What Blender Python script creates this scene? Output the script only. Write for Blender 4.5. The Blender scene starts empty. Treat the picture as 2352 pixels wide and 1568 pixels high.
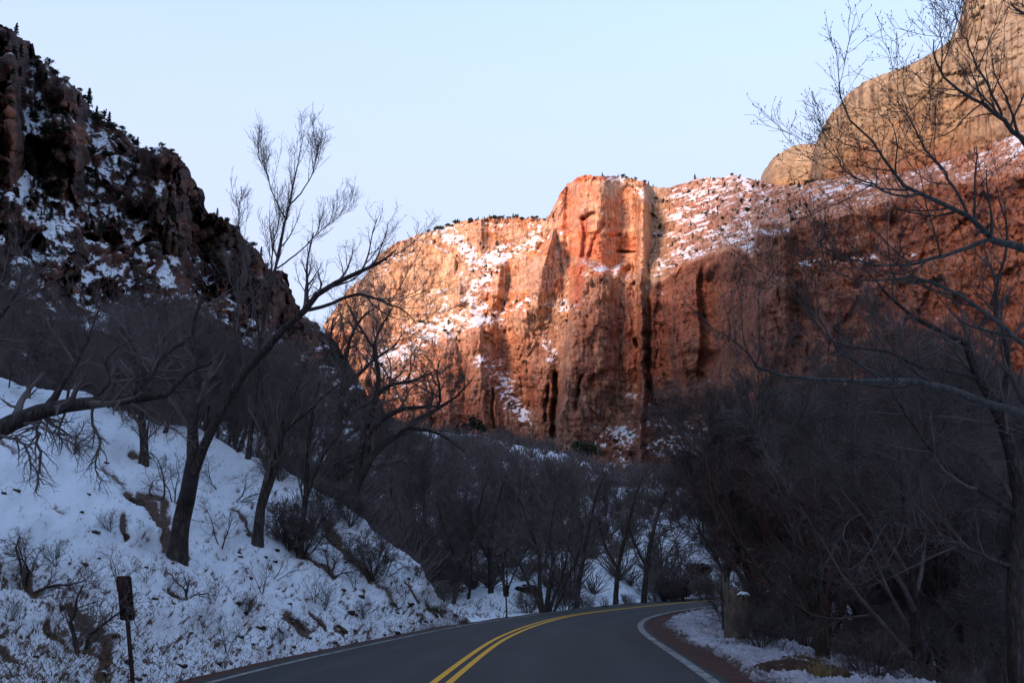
import bpy, math, random
import numpy as np
from mathutils import Vector

# ------------------------------------------------------------------ camera, sky, sun, exposure
S = bpy.context.scene
COL = S.collection
PITCH, FPX, CAMH = math.radians(13.17), 995.6, 1.55
cam_d = bpy.data.cameras.new("camera")
cam_d.sensor_width = 36.0
cam_d.lens = 36.0 * FPX / 1024.0
cam_d.clip_start = 0.1
cam_d.clip_end = 20000
cam = bpy.data.objects.new("camera", cam_d)
COL.objects.link(cam)
cam.location = (0, 0, CAMH)
cam.rotation_euler = (math.pi / 2 + PITCH, 0, 0)
S.camera = cam

SUN_EL = math.radians(15)
SUN_AZ = math.radians(-145)          # measured from +Y, clockwise: the sun stands behind the camera's left shoulder
sun_dir = Vector((math.sin(SUN_AZ) * math.cos(SUN_EL), math.cos(SUN_AZ) * math.cos(SUN_EL), math.sin(SUN_EL)))
world = bpy.data.worlds.new("World")
S.world = world
world.use_nodes = True
wn = world.node_tree
bg = wn.nodes["Background"]
sky = wn.nodes.new("ShaderNodeTexSky")
sky.sky_type = 'NISHITA'
sky.sun_disc = False
sky.sun_elevation = SUN_EL
sky.sun_rotation = SUN_AZ
sky.altitude = 1200
sky.air_density = 1.0
sky.dust_density = 2.2
sky.ozone_density = 1.6
# thin pale winter haze: the same all round the horizon, gone towards the zenith
geo_ = wn.nodes.new("ShaderNodeTexCoord"); sep_ = wn.nodes.new("ShaderNodeSeparateXYZ")
wn.links.new(geo_.outputs["Generated"], sep_.inputs[0])
mr = wn.nodes.new("ShaderNodeMapRange"); mr.interpolation_type = 'SMOOTHSTEP'
for k_, v_ in ((1, 0.30), (2, 0.88), (3, 0.95), (4, 0.0)): mr.inputs[k_].default_value = v_
wn.links.new(sep_.outputs[2], mr.inputs[0])
hz = wn.nodes.new("ShaderNodeMix"); hz.data_type = 'RGBA'
hz.inputs[7].default_value = (1.20, 1.36, 1.86, 1.0)
wn.links.new(mr.outputs[0], hz.inputs[0]); wn.links.new(sky.outputs[0], hz.inputs[6])
wn.links.new(hz.outputs[2], bg.inputs[0])
bg.inputs[1].default_value = 0.15

sd = bpy.data.lights.new("sun", 'SUN')
sd.energy = 1.7
sd.angle = math.radians(14)
sd.color = (1.0, 0.65, 0.50)
sun = bpy.data.objects.new("sun", sd)
COL.objects.link(sun)
sun.rotation_euler = sun_dir.to_track_quat('Z', 'Y').to_euler()
S.view_settings.view_transform = 'Standard'
S.view_settings.look = 'None'
S.view_settings.gamma = 1.0
S.view_settings.use_curve_mapping = False
S.view_settings.exposure = 2.0
S.cycles.max_bounces = 5
S.cycles.diffuse_bounces = 3
S.cycles.transparent_max_bounces = 4

# ------------------------------------------------------------------ helpers
K = 1024.0 / 2352.0
CT, ST = math.cos(PITCH), math.sin(PITCH)

def W(px, py, Y):
    """the place seen at (px, py) of the survey photo (2352 wide) at forward distance Y"""
    px = np.asarray(px, float); py = np.asarray(py, float); Y = np.asarray(Y, float)
    xc = (px * K - 512) / FPX
    yc = (341 - py * K) / FPX
    dy = CT - yc * ST
    dz = ST + yc * CT
    r = Y / dy
    return np.stack(np.broadcast_arrays(xc * r, Y + 0 * r, CAMH + dz * r), -1)

def ground_Y(py, z=0.0):
    yc = (341 - np.asarray(py, float) * K) / FPX
    return (z - CAMH) * (CT - yc * ST) / (ST + yc * CT)

def to_pix(P):
    P = np.asarray(P, float)
    d = P[..., 1] * CT + (P[..., 2] - CAMH) * ST
    u = P[..., 2] * CT - CAMH * CT - P[..., 1] * ST
    return (512 + FPX * P[..., 0] / d) / K, (341 - FPX * u / d) / K

def _hash(a, b, c, seed):
    h = (a.astype(np.uint32) * np.uint32(374761393) + b.astype(np.uint32) * np.uint32(668265263)
         + c.astype(np.uint32) * np.uint32(2246822519) + np.uint32((seed * 3266489917) & 0xffffffff))
    h = (h ^ (h >> np.uint32(13))) * np.uint32(1274126177)
    h = (h ^ (h >> np.uint32(15))) * np.uint32(2654435761)
    h = h ^ (h >> np.uint32(16))
    return h.astype(np.float32) * np.float32(2.0 / 4294967295.0) - np.float32(1.0)

def _q(t):
    return t * t * t * (t * (t * 6 - 15) + 10)

def n2(x, y, seed=0):
    x = np.asarray(x, float); y = np.asarray(y, float)
    x, y = np.broadcast_arrays(x, y)
    ix = np.floor(x).astype(np.int64); iy = np.floor(y).astype(np.int64)
    fx = _q(x - ix); fy = _q(y - iy)
    z = np.zeros_like(ix)
    a = _hash(ix, iy, z, seed); b = _hash(ix + 1, iy, z, seed)
    c = _hash(ix, iy + 1, z, seed); d = _hash(ix + 1, iy + 1, z, seed)
    return (a + (b - a) * fx) * (1 - fy) + (c + (d - c) * fx) * fy

def n3(x, y, z, seed=0):
    x, y, z = np.broadcast_arrays(np.asarray(x, float), np.asarray(y, float), np.asarray(z, float))
    iz = np.floor(z).astype(np.int64); fz = _q(z - iz)
    ix = np.floor(x).astype(np.int64); iy = np.floor(y).astype(np.int64)
    fx = _q(x - ix); fy = _q(y - iy)
    def lay(k):
        a = _hash(ix, iy, k, seed); b = _hash(ix + 1, iy, k, seed)
        c = _hash(ix, iy + 1, k, seed); d = _hash(ix + 1, iy + 1, k, seed)
        return (a + (b - a) * fx) * (1 - fy) + (c + (d - c) * fx) * fy
    return lay(iz) * (1 - fz) + lay(iz + 1) * fz

def f2(x, y, o=4, seed=0, g=0.5):
    s = 0; a = 1; t = 0
    for i in range(o):
        s = s + a * n2(x * 2 ** i, y * 2 ** i, seed + 17 * i); t += a; a *= g
    return s / t * 1.6

def f3(x, y, z, o=4, seed=0, g=0.5):
    s = 0; a = 1; t = 0
    for i in range(o):
        s = s + a * n3(x * 2 ** i, y * 2 ** i, z * 2 ** i, seed + 17 * i); t += a; a *= g
    return s / t * 1.6

def facets(x, y, seed=0, tilt=1.0):
    """angular relief: every Voronoi cell is a plane of its own offset and tilt, about -1..1"""
    x = np.asarray(x, float); y = np.asarray(y, float)
    ix = np.floor(x).astype(np.int64); iy = np.floor(y).astype(np.int64)
    best = np.full(x.shape, 1e9); val = np.zeros(x.shape)
    z = np.zeros_like(ix)
    for a in (-1, 0, 1):
        for b in (-1, 0, 1):
            cx, cy = ix + a, iy + b
            jx = cx + 0.5 + 0.46 * _hash(cx, cy, z, seed + 1); jy = cy + 0.5 + 0.46 * _hash(cx, cy, z, seed + 2)
            d = (x - jx) ** 2 + (y - jy) ** 2
            v = 0.45 * _hash(cx, cy, z, seed + 3) + tilt * (_hash(cx, cy, z, seed + 4) * (x - jx) + 0.6 * _hash(cx, cy, z, seed + 5) * (y - jy))
            m = d < best
            best = np.where(m, d, best); val = np.where(m, v, val)
    return val

def ss(a, b, x):
    t = np.clip((x - a) / (b - a), 0, 1)
    return t * t * (3 - 2 * t)

def ip(x, pts):
    p = np.array(pts, float)
    return np.interp(x, p[:, 0], p[:, 1])

def pdist(X, Y, poly):
    """distance to a polyline and the arc fraction of the nearest point"""
    best = np.full(X.shape, 1e9)
    for (x0, y0), (x1, y1) in zip(poly[:-1], poly[1:]):
        dx, dy = x1 - x0, y1 - y0
        t = np.clip(((X - x0) * dx + (Y - y0) * dy) / (dx * dx + dy * dy + 1e-9), 0, 1)
        best = np.minimum(best, np.hypot(X - x0 - t * dx, Y - y0 - t * dy))
    return best

def inpoly(X, Y, poly):
    r = np.zeros(X.shape, bool)
    n = len(poly)
    for i in range(n):
        x0, y0 = poly[i]; x1, y1 = poly[(i + 1) % n]
        if y0 == y1: continue
        c = ((y0 > Y) != (y1 > Y)) & (X < (x1 - x0) * (Y - y0) / (y1 - y0) + x0)
        r ^= c
    return r

def softpoly(X, Y, poly, w):
    d = pdist(X, Y, list(poly) + [poly[0]])
    return ss(-w, w, np.where(inpoly(X, Y, poly), d, -d))

def mesh_from(name, V, F, mat=None, smooth=True, attrs=None, parent=None, mats=None, midx=None):
    """V (n,3), F list of face arrays (each k columns) -> linked object"""
    me = bpy.data.meshes.new(name)
    if not isinstance(F, (list, tuple)): F = [F]
    F = [f for f in F if len(f)]
    V = np.ascontiguousarray(V, dtype=np.float32)
    me.vertices.add(len(V)); me.vertices.foreach_set("co", V.ravel())
    tot = sum(f.size for f in F); nf = sum(len(f) for f in F)
    me.loops.add(tot); me.polygons.add(nf)
    me.loops.foreach_set("vertex_index", np.concatenate([f.ravel() for f in F]).astype(np.int32))
    st = []; base = 0
    for f in F:
        st.append(base + np.arange(len(f)) * f.shape[1]); base += f.size
    me.polygons.foreach_set("loop_start", np.concatenate(st).astype(np.int32))
    if smooth:
        me.polygons.foreach_set("use_smooth", np.ones(nf, bool))
    for k, a in (attrs or {}).items():
        a = np.asarray(a, np.float32)
        if a.ndim == 2:
            at = me.attributes.new(k, 'FLOAT_COLOR', 'POINT')
            at.data.foreach_set("color", np.concatenate([a, np.ones((len(a), 1), np.float32)], 1).ravel())
        else:
            at = me.attributes.new(k, 'FLOAT', 'POINT')
            at.data.foreach_set("value", a.ravel())
    for m in (mats or ([mat] if mat else [])):
        me.materials.append(m)
    if midx is not None:
        me.polygons.foreach_set("material_index", np.asarray(midx, np.int32))
    me.update()
    me.validate()
    o = bpy.data.objects.new(name, me)
    COL.objects.link(o)
    if parent: o.parent = parent
    return o

def tag(o, label=None, cat=None, group=None, kind=None):
    if label: o['label'] = label
    if cat: o['category'] = cat
    if group: o['group'] = group
    if kind: o['kind'] = kind
    return o

def empty(name, loc, rz=0.0):
    o = bpy.data.objects.new(name, None)
    o.empty_display_size = 0.3
    COL.objects.link(o)
    o.location = loc; o.rotation_euler = (0, 0, rz)
    return o

def copy_tree(o, parent=None):
    c = o.copy(); COL.objects.link(c); c.parent = parent
    for ch in o.children: copy_tree(ch, c)
    return c

def grid_faces(R, C, flip=False):
    i = np.arange(R * C).reshape(R, C)
    f = np.stack([i[:-1, :-1], i[:-1, 1:], i[1:, 1:], i[1:, :-1]], -1).reshape(-1, 4)
    return f[:, ::-1] if flip else f

def grid_normals(P):
    du = np.gradient(P, axis=1); dv = np.gradient(P, axis=0)
    n = np.cross(du, dv)
    n /= np.linalg.norm(n, axis=-1, keepdims=True) + 1e-9
    return n

# ------------------------------------------------------------------ materials
def new_mat(name):
    m = bpy.data.materials.new(name); m.use_nodes = True
    nt = m.node_tree
    b = nt.nodes["Principled BSDF"]
    b.inputs["Roughness"].default_value = 0.9
    b.inputs["Specular IOR Level"].default_value = 0.25
    return m, nt, b

def nd(nt, t, **kw):
    n = nt.nodes.new(t)
    for k, v in kw.items(): setattr(n, k, v)
    return n

def noise_node(nt, scale, detail=5, rough=0.6, vec=None, dim='3D'):
    n = nd(nt, "ShaderNodeTexNoise"); n.inputs["Scale"].default_value = scale
    n.inputs["Detail"].default_value = detail; n.inputs["Roughness"].default_value = rough
    if vec is not None: nt.links.new(vec, n.inputs["Vector"])
    return n

def math_node(nt, op, a, b=None, c=None, clamp=False):
    n = nd(nt, "ShaderNodeMath", operation=op); n.use_clamp = clamp
    for i, v in enumerate((a, b, c)):
        if v is None: continue
        if hasattr(v, "links"): nt.links.new(v, n.inputs[i])
        else: n.inputs[i].default_value = v
    return n.outputs[0]

def ramp(nt, fac, stops):
    n = nd(nt, "ShaderNodeValToRGB")
    e = n.color_ramp.elements
    e[0].position, e[0].color = stops[0][0], (*stops[0][1], 1)
    e[1].position, e[1].color = stops[-1][0], (*stops[-1][1], 1)
    for p, c in stops[1:-1]:
        x = e.new(p); x.color = (*c, 1)
    nt.links.new(fac, n.inputs[0])
    return n.outputs[0]

def mix(nt, fac, a, b, mode='MIX'):
    n = nd(nt, "ShaderNodeMix", data_type='RGBA', blend_type=mode)
    for sock, v in ((n.inputs[0], fac), (n.inputs[6], a), (n.inputs[7], b)):
        if hasattr(v, "links"): nt.links.new(v, sock)
        elif isinstance(v, (tuple, list)): sock.default_value = (*v, 1) if len(v) == 3 else v
        else: sock.default_value = v
    return n.outputs[2]

def objco(nt, sx=1, sy=1, sz=1, rot=(0, 0, 0)):
    t = nd(nt, "ShaderNodeTexCoord"); m = nd(nt, "ShaderNodeMapping")
    m.inputs["Scale"].default_value = (sx, sy, sz); m.inputs["Rotation"].default_value = rot
    nt.links.new(t.outputs["Object"], m.inputs["Vector"])
    return m.outputs[0]

def rock_material(name, scale, bump, snow_col=(0.74, 0.74, 0.76), snow_noise=0.35, streak=0.5, joint=1.0):
    """rock whose colour and snow lie come from vertex attributes 'col' and 'snow', broken up by noise"""
    m, nt, b = new_mat(name)
    at = nd(nt, "ShaderNodeAttribute", attribute_name="col")
    sn = nd(nt, "ShaderNodeAttribute", attribute_name="snow")
    n1 = noise_node(nt, scale, 8, 0.65, objco(nt))
    nz = noise_node(nt, scale * 0.5, 6, 0.6, objco(nt, 0.35, 0.35, 3.0, (0.12, 0.1, 0)))     # bedding
    nv = noise_node(nt, scale * 1.2, 6, 0.6, objco(nt, 1.6, 1.6, 0.12))                        # water streaks
    k1 = ramp(nt, n1.outputs[0], [(0.25, (0.68, 0.62, 0.60)), (0.52, (1, 1, 1)), (0.75, (1.22, 1.24, 1.26))])
    k2 = ramp(nt, nz.outputs[0], [(0.32, (0.72, 0.66, 0.64)), (0.5, (1, 1, 1)), (0.68, (1.2, 1.22, 1.2))])
    k3 = ramp(nt, nv.outputs[0], [(0.34, (1 - streak, 1 - streak, 1 - streak * 0.9)), (0.5, (1, 1, 1)), (0.7, (1.12, 1.1, 1.08))])
    c = mix(nt, 1.0, at.outputs[0], k1, 'MULTIPLY')
    c = mix(nt, 1.0, c, k2, 'MULTIPLY')
    c = mix(nt, 1.0, c, k3, 'MULTIPLY')
    jo = nd(nt, "ShaderNodeTexVoronoi", feature='DISTANCE_TO_EDGE'); jo.inputs["Scale"].default_value = scale * 0.9
    wv = nd(nt, "ShaderNodeMix", data_type='RGBA', blend_type='LINEAR_LIGHT'); wv.inputs[0].default_value = 0.35 / scale * 0.4
    nt.links.new(objco(nt, 1.3, 1.3, 0.28), wv.inputs[6]); nt.links.new(n1.outputs[1], wv.inputs[7]); nt.links.new(wv.outputs[2], jo.inputs["Vector"])
    crack = math_node(nt, 'MULTIPLY_ADD', jo.outputs["Distance"], 14.0, 0.35, clamp=True)
    c = mix(nt, 1.0, c, ramp(nt, crack, [(0.35, (1 - .58 * joint, 1 - .64 * joint, 1 - .64 * joint)), (0.9, (1, 1, 1))]), 'MULTIPLY')
    ns = noise_node(nt, scale * 4.5, 5, 0.72, objco(nt, 1, 1, 1.7))
    s = math_node(nt, 'ADD', sn.outputs["Fac"], math_node(nt, 'MULTIPLY', math_node(nt, 'SUBTRACT', ns.outputs[0], 0.5), snow_noise * 2))
    fac = math_node(nt, 'MULTIPLY_ADD', s, 9.0, -4.0, clamp=True)
    c = mix(nt, fac, c, snow_col)
    nt.links.new(c, b.inputs["Base Color"])
    bp = nd(nt, "ShaderNodeBump"); bp.inputs["Strength"].default_value = 0.9
    bp.inputs["Distance"].default_value = bump
    hh = math_node(nt, 'ADD', n1.outputs[0], math_node(nt, 'MULTIPLY', nz.outputs[0], 0.8))
    hh = math_node(nt, 'ADD', hh, math_node(nt, 'MULTIPLY', crack, 0.8 * joint))
    nt.links.new(hh, bp.inputs["Height"])
    nt.links.new(bp.outputs[0], b.inputs["Normal"])
    return m
# ------------------------------------------------------------------ road lines surveyed on the ground (x for each forward distance)
_yy = np.arange(-60, 125, 0.25)
def _curve(pts, sg=9):
    p = np.array(pts, float)
    v = np.interp(_yy, p[:, 0], p[:, 1])
    lo = v[0] + (_yy - _yy[0]) * 0; k = np.exp(-0.5 * (np.arange(-4 * sg, 4 * sg + 1) / sg) ** 2); k /= k.sum()
    pad = 4 * sg
    vv = np.concatenate([v[0] - (v[1] - v[0]) * np.arange(pad, 0, -1), v, v[-1] + (v[-1] - v[-2]) * np.arange(1, pad + 1)])
    return np.convolve(vv, k, 'valid')
_L = _curve([(-60, -9.6), (-30, -7.4), (0, -5.6), (15.3, -4.5), (18.8, -4.05), (25.2, -2.95), (32.7, -1.5), (40.3, 0.75), (47, 2.9), (56.5, 6.3), (72.7, 14.2), (90, 26), (122, 62)])
_C = _curve([(-60, -5.9), (-30, -3.7), (0, -1.85), (15.3, -1.02), (19.5, -0.75), (25, -0.36), (32, 0.6), (39.5, 2.15), (45, 4.1), (56.5, 8.95), (63, 12.2), (72, 17.6), (90, 30.5), (122, 67)])
_R = _curve([(-60, -2.1), (-30, 0.1), (0, 1.95), (15.3, 3.0), (20.4, 3.24), (26.8, 3.5), (31.1, 3.8), (37.1, 4.72), (44.5, 6.9), (52.5, 10.3), (62, 15.6), (72, 22), (90, 36), (122, 74)])
def RL(y): return np.interp(y, _yy, _L)
def RC(y): return np.interp(y, _yy, _C)
def RR(y): return np.interp(y, _yy, _R)
def slope_of(fn, y): return (fn(y + 0.5) - fn(y - 0.5))
def off(fn, y, d):
    s = slope_of(fn, y); return fn(y) + d * np.sqrt(1 + s * s)

# ------------------------------------------------------------------ valley floor height
_gpx = [-1500, 0, 430, 700, 900, 1040, 1250, 1450, 1650, 1850, 2100, 2352, 4000]
_gy = [0, 30, 45, 60, 80, 120, 200, 350, 700]
_gz = np.array([
    [-1, -1, -1, -1, -.6, -.3, -.2, -.3, -.6, -1.6, -2.4, -3, -3],
    [-1, -1, -1, -1, -.6, -.2, -.2, -.25, -.5, -1.6, -2.6, -3, -3],
    [9, 9, 6, 4, 1, 0, 0.1, -.2, -.4, -2.4, -3, -3, -3],
    [12, 12, 8, 6, 3, 1.5, 1.9, 0.6, 0, -2.6, -3.5, -3.5, -3],
    [15, 15, 11, 8, 5.5, 4, 4.5, 4.6, 3.2, -1, -3.5, -3.5, -3],
    [21, 21, 17, 13, 10, 9.5, 9.5, 11, 10, 6, -1, -2, -2],
    [35, 35, 30, 26, 24, 23, 21, 19, 18, 17, 10, 8, 8],
    [60, 60, 55, 52, 52, 50, 44, 37, 36, 37, 38, 38, 38],
    [90, 90, 80, 70, 66, 60, 50, 46, 46, 50, 60, 60, 60]], float)
def _sx(px): return (np.asarray(px, float) * K - 512) / (FPX * 1.027)
_gsx = _sx(_gpx)
def valley(x, y):
    x = np.asarray(x, float); y = np.asarray(y, float)
    yc = np.clip(y, 0.5, 699); s = np.clip(x / np.maximum(yc, 12), _gsx[0], _gsx[-1])
    j = np.clip(np.searchsorted(_gsx, s) - 1, 0, len(_gsx) - 2)
    i = np.clip(np.searchsorted(_gy, yc) - 1, 0, len(_gy) - 2)
    g = np.array(_gy, float)
    tx = (s - _gsx[j]) / (_gsx[j + 1] - _gsx[j]); ty = (yc - g[i]) / (g[i + 1] - g[i])
    tx = tx * tx * (3 - 2 * tx)
    return (_gz[i, j] * (1 - tx) + _gz[i, j + 1] * tx) * (1 - ty) + (_gz[i + 1, j] * (1 - tx) + _gz[i + 1, j + 1] * tx) * ty
def gz(x, y):
    """valley floor with the road bed cut in"""
    x = np.asarray(x, float); y = np.asarray(y, float)
    z = valley(x, y)
    z = z + 0.25 * f2(x / 3.1, y / 3.1, 3, 5) * ss(0, 30, y) + (1.6 * f2(x / 28, y / 28, 3, 6)) * ss(60, 160, y)
    s = slope_of(RC, y); w = 1 / np.sqrt(1 + s * s)
    dl = (RL(y) - x) * w; dr = (x - RR(y)) * w
    d = np.maximum(dl, dr)
    base = -0.1 - 0.02 * np.clip(d, 0, 8)
    t = np.where(dr > dl, ss(2.4, 6.5, d), ss(1.4, 5.0, d))
    t = np.where(y > 110, np.maximum(t, ss(110, 125, y)), t)
    return base * (1 - t) + z * t

# ------------------------------------------------------------------ roadside snow bank (a steep spur on the left)
_bpx = [-260, 0, 430, 560, 700, 860, 962, 975, 1000, 1045, 1075]
_bcrest = [(-260, 795), (0, 862), (180, 905), (430, 985), (560, 1045), (700, 1105), (800, 1175), (860, 1222), (930, 1268), (962, 1296), (970, 1330), (1000, 1368), (1045, 1402), (1075, 1424)]
_bYc = [(-260, 30), (0, 32), (430, 36), (700, 34), (860, 33), (962, 32.5), (1045, 33), (1075, 33.4)]
def _bank_base(px):
    """survey row and distance of the toe of the bank, along the gravel edge"""
    y = np.linspace(6, 34.5, 200)
    x = off(RL, y, -0.75)
    P = np.stack([x, y, 0 * x - 0.06], -1)
    u, v = to_pix(P)
    o = np.argsort(u)
    return np.interp(px, u[o], v[o]), np.interp(px, u[o], y[o])
def bank_Y(px, py):
    b, yb = _bank_base(px)
    c = ip(px, _bcrest); yc = ip(px, _bYc)
    t = np.clip((b - py) / np.maximum(b - c, 4), 0, 1)
    t2 = t + 0.16 * np.sin(np.pi * t) * ss(300, 900, px)
    iv = (1 - t2) / yb + t2 / np.maximum(yc, yb + 0.01)
    return 1 / iv
def bank(px, py):
    return W(px, py, bank_Y(px, py))

# ------------------------------------------------------------------ rock relief
def relief(px0, px1, nc, sil, bot, nr, depth, back=((0, 0),), seed=0):
    px = np.linspace(px0, px1, nc)
    top = sil(px); bt = bot(px)
    t = np.linspace(0, 1, nr)[:, None]
    PX = np.broadcast_to(px, (nr, nc)).copy()
    PY = bt[None] + (top - bt)[None] * t
    Y = depth(PX, PY, t)
    P = W(PX, PY, Y)
    return PX, PY, P

def finish_relief(P, disp):
    """push the rock in and out along its own normal"""
    N = grid_normals(P)
    P = P + N * disp[..., None]
    return P, grid_normals(P)

def add_back(P, arrs, steps):
    rows = [P]; last = P[-1]
    for dy, dz in steps:
        q = last.copy(); q[:, 1] += dy; q[:, 0] += q[:, 0] / np.maximum(last[:, 1], 1) * dy; q[:, 2] += dz
        rows.append(q[None])
    out = [np.concatenate(rows, 0)]
    for a in arrs:
        out.append(np.concatenate([a] + [a[-1:]] * len(steps), 0))
    return out

def blur(A, r):
    for ax in (0, 1):
        k = np.exp(-0.5 * (np.arange(-3 * r, 3 * r + 1) / r) ** 2); k /= k.sum()
        pad = [(0, 0), (0, 0)]; pad[ax] = (3 * r, 3 * r)
        B = np.pad(A, pad, mode='edge')
        A = np.apply_along_axis(lambda v: np.convolve(v, k, 'valid'), ax, B)
    return A

def colmix(base, items):
    c = np.array(base, float) * np.ones(items[0][0].shape + (1,))
    for w, col in items:
        c = c * (1 - w[..., None]) + np.array(col, float) * w[..., None]
    return c
# ------------------------------------------------------------------ the red rock wall across the valley
WALL_SIL = [(640, 980), (700, 880), (745, 742), (775, 700), (800, 662), (832, 640), (858, 605), (875, 580), (905, 560), (935, 548), (960, 536), (1000, 526), (1060, 508), (1090, 503), (1150, 498), (1205, 500), (1255, 503),
            (1268, 480), (1282, 450), (1300, 425), (1318, 412), (1340, 402), (1400, 402), (1450, 409), (1480, 416), (1500, 428), (1535, 430), (1560, 425), (1585, 415), (1620, 406), (1655, 408), (1680, 400), (1700, 402), (1745, 417),
            (1800, 428), (1870, 418), (1960, 400), (2060, 400), (2200, 360), (2352, 300), (2480, 250)]
def wall_sil(px):
    return ip(px, WALL_SIL) + 2.2 * f2(px / 14, 0 * px, 3, 41) + 1.2 * n2(px / 3.5, 0 * px, 43)

REDTOP = [(1480, 700), (1502, 655), (1530, 640), (1570, 612), (1615, 590), (1660, 578), (1700, 572), (1726, 592), (1738, 545), (1745, 512), (1800, 520), (1870, 505), (1960, 490), (2100, 440), (2480, 380)]
def wall_depth(PX, PY, t):
    wx = PX + 9 * f2(PX / 60, PY / 60, 3, 7); wy = PY + 9 * f2(PX / 60, PY / 60, 3, 8)
    PW = PX - 1 + 4 * f2(0 * PX, PY / 75, 3, 29) + 2.5 * f2(PX / 60, PY / 16, 3, 10)
    Y0 = ip(PX, [(640, 1640), (900, 1580), (1300, 1520), (1466, 1450), (1700, 1180), (1900, 1000), (2200, 860), (2480, 800)])
    # snow-holding ground: couloirs, benches and the high slope
    snow = np.zeros_like(PX)
    def band(poly, w, s=1.0):
        nonlocal snow
        d = pdist(wx, wy, poly)
        snow = np.maximum(snow, s * np.exp(-(d / (w * 1.55)) ** 2))
    band([(1036, 544), (1060, 575), (1091, 611), (1120, 600), (1154, 586), (1200, 560), (1229, 536)], 17, 1)
    band([(1091, 611), (1095, 640), (1080, 680), (1060, 720)], 16, 0.85)
    band([(1120, 560), (1160, 545), (1110, 530)], 10, 0.6)
    band([(1154, 586), (1110, 640)], 22, 0.9)
    band([(1060, 740), (1010, 735), (986, 750), (955, 790), (902, 812), (862, 830)], 22, 1.0)
    band([(940, 745), (1000, 725), (1025, 705)], 13, 0.8)
    band([(862, 850), (905, 860), (930, 870)], 16, 0.7)
    band([(994, 668), (1050, 664)], 6, .7)
    band([(1075, 700), (1154, 706), (1230, 690), (1309, 714)], 12, 0.95)
    band([(1150, 730), (1060, 735)], 9, 0.6)
    band([(1112, 826), (1150, 860), (1165, 905), (1208, 964)], 17, 0.95)
    band([(1238, 754), (1255, 790), (1267, 826)], 11, 0.8)
    band([(1165, 900), (1230, 880)], 12, 0.6)
    band([(900, 905), (1040, 940)], 14, 0.5)
    band([(1306, 640), (1343, 630), (1380, 612), (1435, 604)], 5, 0.9)
    band([(1270, 555), (1300, 600), (1310, 660)], 9, 0.7)
    band([(1268, 535), (1310, 520)], 7, 0.7)
    band([(1330, 690), (1365, 680)], 7, 0.5)
    band([(1300, 470), (1360, 458)], 6, 0.35)
    band([(1400, 407), (1440, 420), (1475, 440)], 10, 1.0)
    band([(1480, 890), (1520, 930), (1600, 990)], 26, 0.55)
    band([(1380, 1010), (1480, 990), (1640, 1050)], 26, 0.55)
    band([(960, 560), (900, 600), (830, 660)], 13, 0.4)
    band([(900, 830), (960, 860), (1000, 900)], 30, 0.5)
    band([(880, 780), (930, 760)], 14, 0.6)
    band([(1190, 640), (1160, 690)], 9, 0.5)
    band([(1230, 560), (1262, 530)], 8, 0.7)
    band([(1290, 760), (1240, 735)], 10, 0.6)
    band([(1100, 530), (1000, 560)], 8, 0.6)
    band([(1500, 930), (1480, 880)], 12, 0.6)
    band([(1500, 950), (1640, 1010)], 42, 0.55)
    band([(1380, 1000), (1460, 1040)], 24, 0.4)
    band([(1000, 540), (1060, 520), (1240, 512)], 5, 0.8)
    red = ip(PX, REDTOP)
    hi = ss(1478, 1500, PW) * ss(3, -12, PY - red)
    slope_snow = hi * (1 - 0.75 * ss(0, -60, PY - (red - 0)) * ss(1545, 1490, PX))
    dens = 0.95 - 0.35 * ss(1720, 1800, PX) - 0.4 * ss(60, 10, red - PY) + 0.15 * np.exp(-((PX - 1640) / 60) ** 2)
    dens = dens - 0.9 * np.exp(-(pdist(PX, PY, [(1585, 545), (1620, 520), (1690, 512)][0:1] + [(1625, 528), (1680, 490)]) / 7) ** 2)
    dens = dens - 0.5 * ss(1560, 1520, PX) + 0.7 * np.exp(-(pdist(PX, PY, [(1506, 625), (1560, 590), (1640, 550)]) / 16) ** 2)
    slope_snow = slope_snow * np.clip(dens, 0.1, 1)
    band([(1690, 560), (1740, 572)], 12, 0.7)
    band([(1840, 610), (1960, 598), (2100, 590)], 7, 0.9)
    snow2 = np.maximum(snow, slope_snow)
    # integrate the slope upward
    dpy = np.abs(np.gradient(PY, axis=0))
    dz = Y0 * K / FPX * dpy * 1.08
    snow = np.minimum(1, snow * 1.12)
    cot = 0.10 + 0.95 * np.clip(snow, 0, 1) + 1.15 * hi
    domeL = ss(1110, 1020, PX) * ss(800, 700, PY)
    cot = cot + 0.55 * domeL + 0.25 * ss(1000, 1090, PY) + 0.6 * ss(920, 1020, PY + .25 * (1640 - PX)) * ss(1370, 1430, PX) * ss(1720, 1640, PX)
    cot = cot + 0.55 * ss(560, 480, PY) * ss(1380, 1290, PX) * ss(1240, 1270, PX)
    Y = Y0 + np.cumsum(cot * dz, axis=0)
    Y = Y - 0.0 * PX
    # big forms
    def ridge(pl, w, a):
        """buttress standing out along a line"""
        nonlocal Y
        d = pdist(PX, PY, pl); Y = Y - a * np.maximum(0, 1 - d / w)
    def gully(pl, w, a):
        nonlocal Y
        d = pdist(wx, wy, pl); Y = Y + a * np.exp(-(d / w) ** 2)
    tb = (PX - ip(PY, [(532, 1271), (620, 1245), (700, 1235)]))
    wl = ip(PY, [(532, 6), (700, 75), (780, 60)]); wr = ip(PY, [(532, 6), (700, 70)])
    inn = np.where(tb < 0, 1 + tb / wl, 1 - tb / wr)
    Y = Y - 90 * np.clip(inn, 0, 1) * ss(520, 545, PY) * ss(775, 660, PY)
    ridge([(1100, 760), (1110, 980)], 45, 45)
    ridge([(1200, 730), (1215, 860)], 30, 40)
    ridge([(1020, 800), (1030, 980)], 40, 40)
    ridge([(1150, 610), (1140, 690)], 20, 35)
    ridge([(1055, 640), (1055, 690)], 22, 35)
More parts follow.
